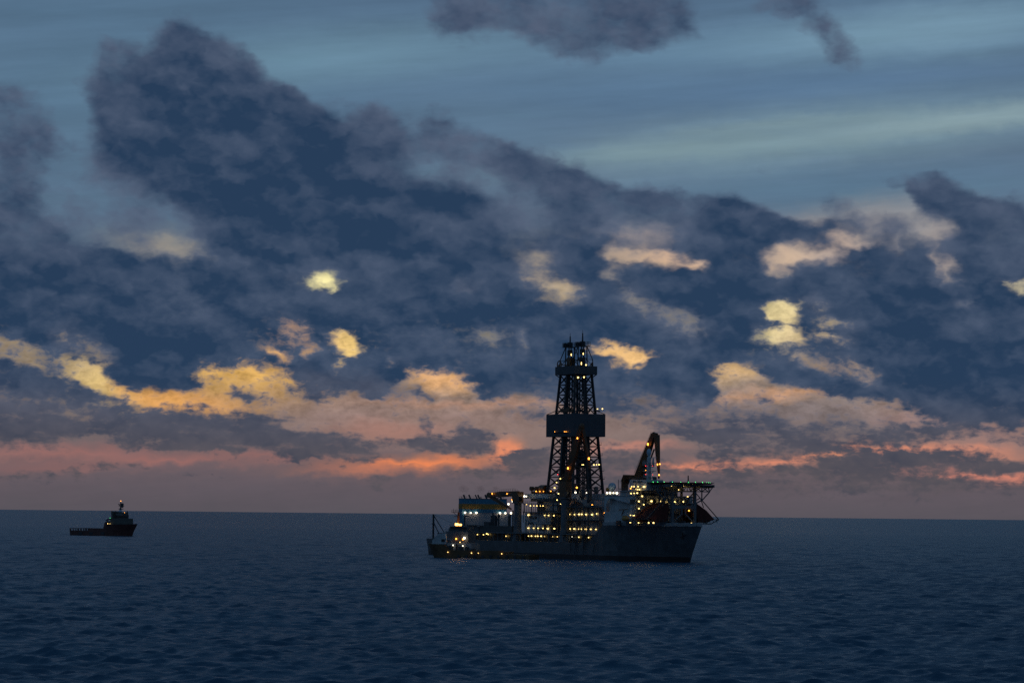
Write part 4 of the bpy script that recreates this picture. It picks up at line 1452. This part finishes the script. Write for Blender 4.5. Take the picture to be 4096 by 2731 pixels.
p = SV.x(*Z3(1008, 600), 206)
MB().tube((206, p.y, zh), (206, p.y, zh + 3.6), .38, .25).build('windsock_mast', DARK, hd)
p = SV.x(*Z3(645, 590), 197)
MB().box(196.3, 197.8, p.y - .7, p.y + .7, p.z - .4, p.z + 1.3).tube((197, p.y, zb1), (197, p.y, p.z), .3).build('searchlight', DARK, ship)

# sloping dark red nets slung outboard on both bows, each in an outrigger frame
for s in (-1, 1):
    zn = zr - 3.0
    b = MB()
    for k in range(15):
        x = 199.0 + k * .85
        t_ = (s * (7.6 + .4 * math.sin(k * 1.9)), zn)
        m_ = (s * (13.2 + .5 * math.sin(k * 2.3)), zn - 3.0 + .4 * math.sin(k * 1.3))
        o_ = (s * (18.6 + .6 * math.sin(k * 1.7)), 20.2 + .3 * math.sin(k * 2.9))
        i_ = (s * (9.5 + .4 * math.sin(k * 2.1)), 18.7)
        prof = [t_, m_, o_, (s * 14, 18.6), i_, (s * 7.4, zn - 4)]
        b.loft([[(x, q[0], q[1]) for q in prof], [(x + .87, q[0] * .985, q[1] - .12) for q in prof]])
    nw = b.build('bow_net', RED, ship, label='dark red pleated net slung outboard of the bow')
    b = MB()
    for x in (199.0, 212.2):
        b.bar((x, s * 9.4, zn + 2.4), (x, s * 19.9, 20.0), .34)
        b.bar((x, s * 9.8, zn + 2.0), (x, s * 11.4, zn - 2.0), .3)
        b.bar((x, s * 9.0, 18.8), (x, s * 15.5, 17.9), .3)
        b.bar((x, s * 15.5, 17.9), (x, s * 19.9, 20.0), .34)
        b.bar((x, s * 9.4, zn + 2.4), (x, s * 6.5, zn + 1), .34)
        for k in range(5):
            b.bar((x, s * (10.5 + k * 2.0), 19.9), (x, s * (11.5 + k * 1.9), 18.2 + .3 * (k > 2)), .2)
    b.bar((199.0, s * 19.9, 20.0), (212.2, s * 19.9, 20.0), .3)
    b.bar((199.0, s * 15.5, 17.9), (212.2, s * 15.5, 17.9), .3)
    b.build('outrigger', DARK, nw)
for k in range(14):
    x = 199 + rng.uniform(0, 18)
    y = rng.uniform(-8, 8) * (1 - (x - 199) / 30)
    MB().box(x - rng.uniform(.3, 1.2), x + rng.uniform(.3, 1.2), y - rng.uniform(.3, 1.1), y + rng.uniform(.3, 1.1), 17.2, 17.2 + rng.uniform(1.0, 2.4)).build('mooring_gear', DARK, ship)
MB().loft([[(x, y * .93, 16.9) for x, y in side] + [(x, -y * .93, 16.9) for x, y in reversed(side)], [(x, y * .93, 17.15) for x, y in side] + [(x, -y * .93, 17.15) for x, y in reversed(side)]]).build('forecastle_deck', DECKM, ship)

# ---- lamps of the drillship
def deck_lamps(f, pts, plane, axis='y', m=L_YEL, size=(.95, .4, .55), name='deck_lamp'):
    for zx, zy in pts:
        p = SV.y(*f(zx, zy), plane) if axis == 'y' else SV.x(*f(zx, zy), plane)
        lamp(name, p, m, size if axis == 'y' else (size[1], size[0], size[2]) if len(size) == 3 else size, ship)


deck_lamps(Z1, [(765, 848), (900, 850), (995, 852), (1047, 838), (1075, 848), (1355, 875)], -16.0)
deck_lamps(Z2, [(60, 969), (112, 969), (172, 972), (220, 972), (279, 972), (332, 976), (488, 982), (565, 983)], -16.0)
deck_lamps(Z2, [(755, 988), (932, 990), (1103, 995)], -16.0)
deck_lamps(Z2, [(55, 832), (148, 833), (225, 834), (312, 836), (392, 841), (510, 840)], YW - .4)
deck_lamps(Z2, [(58, 605), (340, 610), (408, 612), (500, 614)], YW - .4)
deck_lamps(Z2, [(28, 422), (95, 444), (150, 444), (206, 445), (262, 446), (314, 446), (558, 343), (620, 413)], YW - 1.4, size=(.7, .4, .5))
deck_lamps(Z2, [(780, 845), (858, 845), (925, 848), (975, 848), (1053, 850), (1143, 852), (1232, 853), (1335, 856)], YW - .4)
deck_lamps(Z2, [(775, 593), (860, 597), (937, 592), (985, 592), (1062, 594), (1165, 597), (1252, 584)], YW - .4)
deck_lamps(Z2, [(1385, 567), (727, 427), (1171, 428)], YW - .5, m=L_ORG)
deck_lamps(Z2, [(192, 193), (257, 194), (322, 194), (448, 190)], -10.6, size=(.45, .4, .45), m=L_ORG)
deck_lamps(Z2, [(515, 132), (585, 234)], -12)
deck_lamps(Z1, [(707, 507), (795, 511), (884, 509), (1255, 513), (1339, 515)], 24.6, 'x', L_WHT, (.55,), 'floodlight')
deck_lamps(Z1, [(1427, 514), (1387, 373), (1453, 333)], -18, 'y', L_WHT, (.55,), 'floodlight')
deck_lamps(Z1, [(1637, 250), (1667, 252)], -17, 'y', L_WHT, (.55,), 'floodlight')
deck_lamps(Z2, [(782, 210), (880, 213)], -15, 'y', L_WHT, (.55,), 'floodlight')
deck_lamps(Z2, [(1072, 217), (827, 984)], -17, 'y', L_WHT, (.4,), 'floodlight')
deck_lamps(Z2, [(1431, 221), (1484, 221), (1540, 221), (1600, 223)], -9.4, 'y', L_WHT, (.6,), 'floodlight')
deck_lamps(Z2, [(902, 127)], -14, 'y', L_ORG, (.5,), 'floodlight')
deck_lamps(Z3, [(397, 663), (424, 664), (466, 663)], -16.9, size=(.7, .4, .6))
deck_lamps(Z3, [(440, 695), (460, 695), (480, 695)], -15.5, size=(.5, .3, .5))
deck_lamps(Z3, [(390, 737), (424, 738), (457, 733)], -16.8, size=(.7, .4, .6))
deck_lamps(Z3, [(527, 665)], -15.6, size=(1.0, .4, .6))
deck_lamps(Z3, [(386, 683)], -17.0, 'y', L_ORG, (.5,), 'floodlight')
deck_lamps(Z3, [(510, 767), (474, 823), (527, 857), (474, 900), (469, 973), (471, 1055)], 199.8, 'x', size=(.7, .4, .7))
deck_lamps(Z3, [(384, 973), (413, 976), (425, 975)], -19.2, size=(.55, .4, .5))
deck_lamps(Z3, [(610, 821), (703, 822), (784, 824), (867, 825), (952, 826)], 197.0, 'x', size=(.85, .4, .7))
deck_lamps(Z3, [(1002, 774)], 204, 'x', size=(.6, .4, .5))
deck_lamps(Z3, [(822, 652), (863, 652), (908, 652), (956, 652), (1007, 653), (1054, 654)], 214.0, 'x', size=(1.0, .4, .6))
deck_lamps(Z3, [(721, 668), (905, 698), (654, 675)], 200.5, 'x', size=(.5, .4, .5))
deck_lamps(Z3, [(580, 1055), (632, 1055), (953, 1058), (1043, 1060)], 213.5, 'x', size=(.75, .4, .8))
deck_lamps(Z3, [(1016, 923)], 213.4, 'x', m=L_ORG, size=(.55, .4, .6))
deck_lamps(Z3, [(382, 1052)], -20.66, size=(1.3, .3, .4))
# on the derrick
def der_lamp(f, zx, zy, y, m=L_YEL, size=(.8, .4, .5)):
    lamp('derrick_lamp', SV.y(*f(zx, zy), y), m, size, derrick)


for zx, zy in ((429, 1441), (528, 1280), (463, 1345)):
    der_lamp(Z4, zx, zy, -9.4)
for zx, zy in ((907, 1038), (928, 1038)):
    der_lamp(Z4, zx, zy, -6, size=(.5, .4, .5))
for zx, zy in ((1113, 1038), (1160, 1035), (1202, 1035)):
    der_lamp(Z4, zx, zy, 0)
der_lamp(Z4, 1175, 66, 5.0)
der_lamp(Z4, 1262, 65, 6.5, size=(.55,))
for zx, zy in ((490, 465), (458, 612)):
    der_lamp(Z5, zx, zy, -1.8, size=(.5, .4, 1.5))
for zx, zy in ((678, 450), (646, 602)):
    der_lamp(Z5, zx, zy, -1.8, size=(.5, .4, 1.5))
for zx, zy in ((722, 625), (597, 822), (690, 816)):
    der_lamp(Z5, zx, zy, -6.0, size=(.45,))
p = SV.y(*Z4(484, 1205), -9)
lamp('derrick_lamp', p, L_RED, (.35,), derrick)
for zx, sz in ((430, .16), (600, .22), (622, .26), (640, .16)):
    p = SV.y(*Z4(zx, 462), -9.45)
    lamp('derrick_lamp', p, L_ORG, (sz,), derrick)
p, q = SV.y(*Z4(420, 475), -9.0), SV.y(*Z4(660, 475), -9.0)
MB().box(p.x, q.x, -9.8, -9.02, p.z - .15, p.z).build('lamp_bracket', LATT, derrick)
# on the cranes
for f, zx, zy, y, sz, pr_ in ((Z1, 1131, 210, -19.4, (.5, .3, 1.1), cr1), (Z1, 1366, 213, -19.3, (.42,), cr1), (Z1, 1445, 305, -18.0, (.4,), cr1),
                             (Z4, 826, 575, -17.8, (1.0, .4, 1.2), cr2), (Z4, 660, 1098, -19.2, (1.0, .4, 1.3), cr2), (Z4, 1024, 930, -15.2, (.9, .4, 1.1), cr2),
                             (Z3, 571, 206, 12.0, (.9, .4, 1.3), cr3), (Z3, 675, 425, 12.0, (.6, .4, 1.1), cr3), (Z3, 701, 420, 12.4, (.35,), cr3), (Z3, 693, 538, 12.0, (.4,), cr3)):
    lamp('crane_lamp', SV.y(*f(zx, zy), y), L_ORG, sz, pr_)
for zx, zy, m in ((548, 440, L_RED), (623, 440, L_RED), (548, 487, L_ORG), (548, 532, L_RED), (623, 535, L_RED)):
    lamp('mast_lamp', SV.y(*Z3(zx, zy), -4.4), m, (.2,), mm)
n = 0
for i in range(8):
    a0, a1 = octo[i], octo[(i + 1) % 8]
    for k in range(3):
        t_ = (k + .5) / 3
        lamp('helideck_lamp', (a0[0] + (a1[0] - a0[0]) * t_, a0[1] + (a1[1] - a0[1]) * t_, zh + .3), L_GRN, (.17,), hd)

# ------------------------------------------------------------------ supply vessel lying off the drillship's quarter
SUP_RZ = R(156.6)
L_SOD = glow('sodium lamp', (1.0, .46, .08), 9.0)
sup = empty('supply_vessel', (11.7, 1358.0, 0.0), SUP_RZ)
tag(sup, 'small supply vessel with white bow house and orange lamps alongside the drillship stern', 'supply vessel')
SU = Survey((11.7, 1358.0, 0.0), SUP_RZ)
SUPH = mat('supply hull paint', (.15, .085, .040), .55, var=.35, streak=.4, rust=.5)
PY = 6.5
zs = lambda zx, zy: SU.y(*Z1(zx, zy), PY)
z_bow, z_main, z_aft = zs(160, 1000).z, zs(700, 1112).z, zs(1500, 1165).z
x_step = zs(388, 1050).x
x_aft = zs(1310, 1150).x
rings = []
xb = zs(158, 1000).x
for x, w0, w1, zt_ in ((.2, 6.0, 6.3, z_aft), (4, 6.4, 6.5, z_aft), (x_aft - .01, 6.5, 6.5, z_aft), (x_aft + .3, 6.5, 6.5, z_main), (x_step - 3, 6.2, 6.5, z_main + .1), (x_step, 5.8, 6.5, z_bow - .3), (x_step + 4, 4.6, 6.0, z_bow),
                       (x_step + 8, 2.6, 4.6, z_bow + .2), (x_step + 10.6, .8, 2.6, z_bow + .3)):
    fx = max(0, (x - x_step) / 10.6)
    half_ = [(x - 1.2 * fx * (1 - max(0, z) / zt_) * 2, w0 + (w1 - w0) * (max(0, z) / zt_), z) for z in (-4, 0, zt_ * .5, zt_)]
    rings.append([(p[0], -p[1], p[2]) for p in reversed(half_)] + half_)
MB().loft(rings).build('hull', SUPH, sup)
q = zs(160, 985)
xq, xr = zs(175, 960).x, zs(388, 960).x
zq_, zr_ = zs(300, 1000).z, zs(300, 835).z
b = MB().prism([(xr, zq_), (xq, zq_), (xq, zq_ + (zr_ - zq_) * .35), (zs(205, 900).x, zs(205, 905).z), (zs(255, 850).x, zs(255, 855).z), (zs(275, 835).x, zr_), (xr, zr_)], 'y', -4.2, 5.2)
fh2 = b.build('bow_house', WHITE, sup)
p = zs(345, 945)
MB().box(p.x - .9, p.x + .9, 5.15, 5.3, p.z - .6, p.z + .7).build('window', GLASS, fh2)
xa_, xb_ = zs(780, 900).x, zs(390, 900).x
MB().box(xa_, xb_ - .05, -5.2, 4.6, z_main, zs(600, 985).z).build('lower_house', PALE, sup)
MB().box(zs(720, 850).x, xb_ + 1.0, -4.6, 3.8, zs(600, 985).z, zs(600, 800).z).build('upper_house', GREY, sup)
zw0, zw1 = zs(600, 800).z, zs(600, 722).z
wx0, wx1 = zs(700, 750).x, zs(420, 750).x
wh2 = MB().box(wx0, wx1, -4.2, 3.2, zw0, zw1).build('wheelhouse', GREY, sup)
MB().box(wx0 + .4, wx1 - .4, 3.2, 3.26, zw0 + (zw1 - zw0) * .4, zw1 - .3).build('window', GLASS, wh2)
b = MB()
b.rail([(wx0, 3.0, zw1), (wx1, 3.0, zw1)], 1.1, 1.2)
b.rail([(zs(720, 850).x, 3.7, zw0), (xb_ + 1, 3.7, zw0)], 1.1, 1.4)
b.build('railing', DARK, wh2)
p = zs(600, 690)
m0, m1 = SU.y(*Z1(598, 690), 0.0), SU.y(*Z1(606, 500), 0.0)
mst = MB().tube((m0.x, 0, zw1), (m0.x, 0, m0.z), .9, .8).tube((m0.x, 0, m0.z), (m1.x, 0, m1.z), .75, .5).build('mast', OCHRE, sup)
b = MB()
pl = SU.y(*Z1(570, 500), 0.0)
b.box(m1.x - .3, pl.x + 2.2, -.8, .8, m1.z - .2, m1.z)
b.rail([(m1.x, .7, m1.z), (pl.x + 2.2, .7, m1.z)], 1.0, .9, .06)
b.bar((m1.x, 0, m1.z - 2.2), (pl.x + 1.6, 0, m1.z - .1), .2)
for k in range(4):
    b.tube((m1.x + k * .9, 0, m1.z), (m1.x + k * .9, 0, m1.z + 1.2 + .6 * (k % 2)), .07)
sc = SU.y(*Z1(555, 568), 0.0)
b.bar((m1.x, 0, sc.z), (sc.x + .9, 0, sc.z), .3)
b.build('radar_platform', DARK, mst)
b = MB().rail([(2, 6.2, z_aft), (x_aft - 1, 6.3, z_aft)], 1.0, 2.0)
b.build('stern_rail', DARK, sup)
MB().box(x_aft, x_step - 2, 6.35, 6.55, z_main, z_main + .5).build('bulwark', SUPH, sup)
for zx, zt_, w in ((490, 1020, 1.6), (420, 1030, 1.2), (650, 1040, 1.8), (740, 1040, 1.2), (800, 1080, .7), (845, 1075, 1.6), (580, 1000, .5)):
    p = SU.y(*Z1(zx, zt_), 4.9)
    MB().box(p.x - w / 2, p.x + w / 2, 4.7, 6.0, z_main, p.z).build('deck_machine', DARK, sup)
b = MB()
p, q = SU.y(*Z1(470, 920), 5.4), SU.y(*Z1(560, 1050), 5.4)
b.bar(p, q, .22)
p2 = SU.y(*Z1(390, 918), 5.4)
b.bar(p2, p, .3)
p, q = SU.y(*Z1(680, 990), 5.4), SU.y(*Z1(800, 1060), 5.4)
b2 = MB().bar(p, q, .5)
b.build('stay', PALE, sup)
b2.bar(q, (q.x, 5.4, z_main), .4)
b2.build('deck_derrick', PALE, sup)
for zx, zy, m, sz, y in ((565, 692, L_SOD, (.75,), 2.4), (585, 692, L_SOD, (.75,), 2.4), (618, 697, L_SOD, (.75,), 2.4), (640, 697, L_SOD, (.75,), 2.4), (567, 917, L_ORG, (.42,), 4.4), (672, 925, L_ORG, (.42,), 5.2),
                         (695, 905, L_WHT, (.62,), 5.2), (519, 1017, L_WHT, (.5,), 5.6), (672, 1027, L_WHT, (.45,), 6.1), (627, 970, L_YEL, (.3,), 5.0), (437, 1125, L_YEL, (.28,), 6.8), (807, 1139, L_YEL, (.28,), 6.8),
                         (914, 1140, L_YEL, (.28,), 6.8), (1281, 1150, L_YEL, (.28,), 6.8)):
    lamp('deck_lamp', SU.y(*Z1(zx, zy), y), m, sz, sup)
for k in range(9):
    x = 3 + k * 4.2
    MB().tube((x, 6.5, 1.2), (x, 6.95, 1.2), .75, n=10).build('tyre_fender', DARK, sup)

# ------------------------------------------------------------------ red anchor handling vessel far off to the left
TUG_RZ = math.atan2(-40, 57.8)
TUG_O = Vector((-374, 2400, 0)) + Vector((math.sin(-TUG_RZ) * -6.5, math.cos(TUG_RZ) * 6.5, 0))
tug = empty('anchor_handler', TUG_O, TUG_RZ)
tag(tug, 'small red anchor handling vessel with pale wheelhouse forward, alone on the left', 'workboat')
TU = Survey(TUG_O, TUG_RZ)
Z6 = lambda x, y: (250 + x / 7.35, 1980 + y / 7.35)
ts = lambda zx, zy, y=-6.5: TU.y(*Z6(zx, zy), y)
TRED = mat('red hull paint', (.125, .045, .036), .5, var=.35, streak=.4, rust=.2)
TPALE = mat('buff paint', (.10, .10, .09), .6, var=.2, streak=.4)
zl, zf = ts(700, 1035).z, ts(1700, 872).z
xs_, xf = ts(1160, 940).x, ts(1300, 800).x
xt = ts(2175, 880, 0).x
L0 = ts(200, 1100).x
rings = []
for x, w0, w1, zt_, rk in ((L0, 5.6, 6.2, zl, 0), (L0 + 3, 6.3, 6.5, zl, 0), (xs_ - 4, 6.6, 6.6, zl, 0), (xs_, 6.6, 6.7, zl + .6, 0), (xf, 6.4, 6.9, zf, 0), (xt - 22, 5.6, 6.8, zf + .1, 0), (xt - 14, 3.6, 6.0, zf + .4, .35), (xt - 8, 1.6, 4.4, zf + .7, .7), (xt - 4.6, .3, 1.6, zf + 1.0, 1)):
    half_ = []
    for z in (-5, -1, .8, zt_ * .5, zt_):
        f = max(0, z) / zt_
        half_.append((x + rk * 4.4 * f ** 1.5, w0 + (w1 - w0) * f ** 1.3, z))
    rings.append([(p[0], -p[1], p[2]) for p in reversed(half_)] + half_)
MB().loft(rings).build('hull', TRED, tug)
b = MB()
zbw = ts(700, 965).z
n = 12
x0_, x1_ = ts(240, 960).x, xs_
for y in (-6.4, 6.4):
    b.box(x0_, x1_, y - .1, y + .1, zbw - .35, zbw)
    for k in range(n + 1):
        x = x0_ + (x1_ - x0_) * k / n
        b.box(x - (.5 if k % 3 else 1.2), x + .5, y - .09, y + .09, zl, zbw - .3)
b.box(x1_ - 16, x1_, -6.48, -6.35, zl, zbw - .1)
b.build('cargo_rail', TRED, tug)
b = MB().prism([(ts(1165, 935).x, zl), (xf + 2, zl), (xf + 2, zf), (ts(1290, 760).x, ts(1290, 762).z), (ts(1225, 800).x, ts(1225, 800).z)], 'y', -6.0, 6.0)
b.build('break_plating', TRED, tug)
h0 = MB().box(ts(1400, 800, -5).x, ts(2075, 800, 5).x, -5.0, 5.0, zf, ts(1700, 680, -5).z).build('deckhouse', TPALE, tug)
z2 = ts(1700, 680, -5).z
MB().box(ts(1435, 700, -4.5).x, ts(1600, 600, 0).x, -4.6, 4.6, z2, ts(1500, 478, -4.5).z).build('funnel_block', TPALE, tug)
z3, z4 = z2, ts(1750, 575, -4.5).z
wb = MB().box(ts(1600, 650, -4.5).x, ts(1945, 650, 4.7).x, -4.7, 4.7, z3, z4).build('wheelhouse', TPALE, tug)
MB().box(ts(1600, 650, -4.5).x + .02, ts(1945, 650, 4.7).x + .06, -4.76, 4.76, ts(1750, 668, -4.5).z, ts(1750, 610, -4.5).z).build('window_band', GLASS, wb)
MB().box(ts(1590, 650, -4.5).x, ts(1955, 650, 5).x, -5.0, 5.0, z4, z4 + .4).build('bridge_roof', PALE, wb)
MB().box(ts(1640, 650, -3).x, ts(1930, 650, 3.2).x, -3.2, 3.2, z4 + .41, ts(1750, 500, -3).z).build('upper_bridge', TPALE, wb)
tm0, tm1 = ts(1705, 560, 0), ts(1712, 190, 0)
mt = MB().bar((tm0.x, 0, z4), (tm0.x, 0, tm0.z + 5), 2.0, 2.0, 1.0, 1.0).bar((tm0.x, 0, tm0.z + 5), (tm1.x, 0, tm1.z), .8, .8, .45, .45).build('mast', DARK, tug)
b = MB()
for zy, l in ((270, 3.0), (310, 3.4), (400, 2.6)):
    p = ts(1725, zy, 0)
    b.box(tm0.x - 1.6, tm0.x + l, -.7, .7, p.z - .3, p.z + .3)
p = ts(1730, 310, 0)
b.box(p.x - .6, p.x + 1.8, -.6, .6, p.z - 1.5, p.z + 2.2)
p = ts(1635, 250, 0)
b.tube((tm0.x - .3, 0, p.z - 2), (p.x, 0, p.z), .18)
b.build('mast_yard', DARK, mt)
p = ts(1728, 470, 0)
MB().ball((p.x, -1.2, p.z), 1.3, nu=14, nv=9).build('radome', DOME, mt, smooth=True)
for zx, zt_ in ((1450, 455), (1490, 462), (1580, 450), (1920, 455)):
    p = ts(zx, zt_, -3.5)
    MB().tube((p.x, -3.5, z2), (p.x - .5, -3.5, p.z), .3).build('exhaust_pipe', DARK, tug)
b = MB().bar(ts(1275, 745, -4), ts(1400, 690, -4), .8)
b.bar(ts(1330, 690, -4), ts(1330, 790, -4), .6)
b.build('rescue_davit', DARK, tug)
MB().rail([(xf + 8, -6.6, zf), (xt - 10, -6.0, zf + .3)], 1.1, 2.5, .07).build('forecastle_rail', DARK, tug)
for zx in (530, 840, 1180):
    p = ts(zx, 1110)
    MB().box(p.x - 2.0, p.x + 2.0, -6.75, -6.45, p.z - 1.2, p.z + .8).build('side_fender', DARK, tug)
for zx, zy, m, sz, y in ((1330, 832, L_YEL, (1.0, .4, .7), -6.2), (1395, 836, L_YEL, (.9, .3, .35), -6.2), (1715, 168, L_ORG, (.36,), 0), (1822, 508, L_ORG, (.26,), -3.4), (1400, 668, L_GRN, (.2,), -5)):
    lamp('navigation_lamp' if m is not L_WHT and m is not L_YEL else 'deck_lamp', ts(zx, zy, y), m, sz, tug)

# ------------------------------------------------------------------ thin exhaust smoke over the funnel casing
SMK = bpy.data.materials.new('smoke')
SMK.use_nodes = True
t = SMK.node_tree
t.nodes.remove(t.nodes['Principled BSDF'])
pv = t.nodes.new('ShaderNodeVolumePrincipled')
pv.inputs['Color'].default_value = (.10, .09, .09, 1)
c = t.nodes.new('ShaderNodeTexCoord')
nn = noise(t, c.outputs['Object'], .35, 3.0, .6, .5)
gr = vmath(t, 'MULTIPLY', c.outputs['Generated'], (1, 1, 1))
ctr = vmath(t, 'DISTANCE', gr, (.5, .5, .5))
dn = t.nodes.new('ShaderNodeVectorMath')
dn.operation = 'DISTANCE'
t.links.new(c.outputs['Generated'], dn.inputs[0])
dn.inputs[1].default_value = (.5, .5, .5)
den = X(nn.outputs[0], t).step(.35, .7) * X(dn.outputs['Value'], t).step(.55, .15) * .11
t.links.new(den.s, pv.inputs['Density'])
t.links.new(pv.outputs[0], t.nodes['Material Output'].inputs['Volume'])
for zx0, zy0, zx1, zy1, r in ((705, 215, 660, 60, 3.4), (905, 222, 950, 70, 3.4), (1150, 150, 1200, 90, 2.2)):
    p, q = SV.x(*Z1(zx0, zy0), 21.5), SV.x(*Z1(zx1, zy1), 21.5)
    rr = []
    n = 8
    for i in range(n + 1):
        f = i / n
        cc = p.lerp(q, f) + Vector((0, .8 * math.sin(f * 5), 0))
        ra = .5 + (r - .5) * math.sin(math.pi * min(1, .12 + f * .8)) ** .8
        rr.append([(cc.x + ra * math.cos(j * math.pi / 6), cc.y + ra * math.sin(j * math.pi / 6), cc.z) for j in range(12)])
    o = MB().loft(rr).build('exhaust_smoke', SMK)
    o.matrix_world = Matrix.Translation(SHIP_O) @ Matrix.Rotation(SHIP_RZ, 4, 'Z')
    tag(o, 'faint dark exhaust smoke drifting up from the funnel casing', 'smoke', 'exhaust smoke wisps', 'stuff')
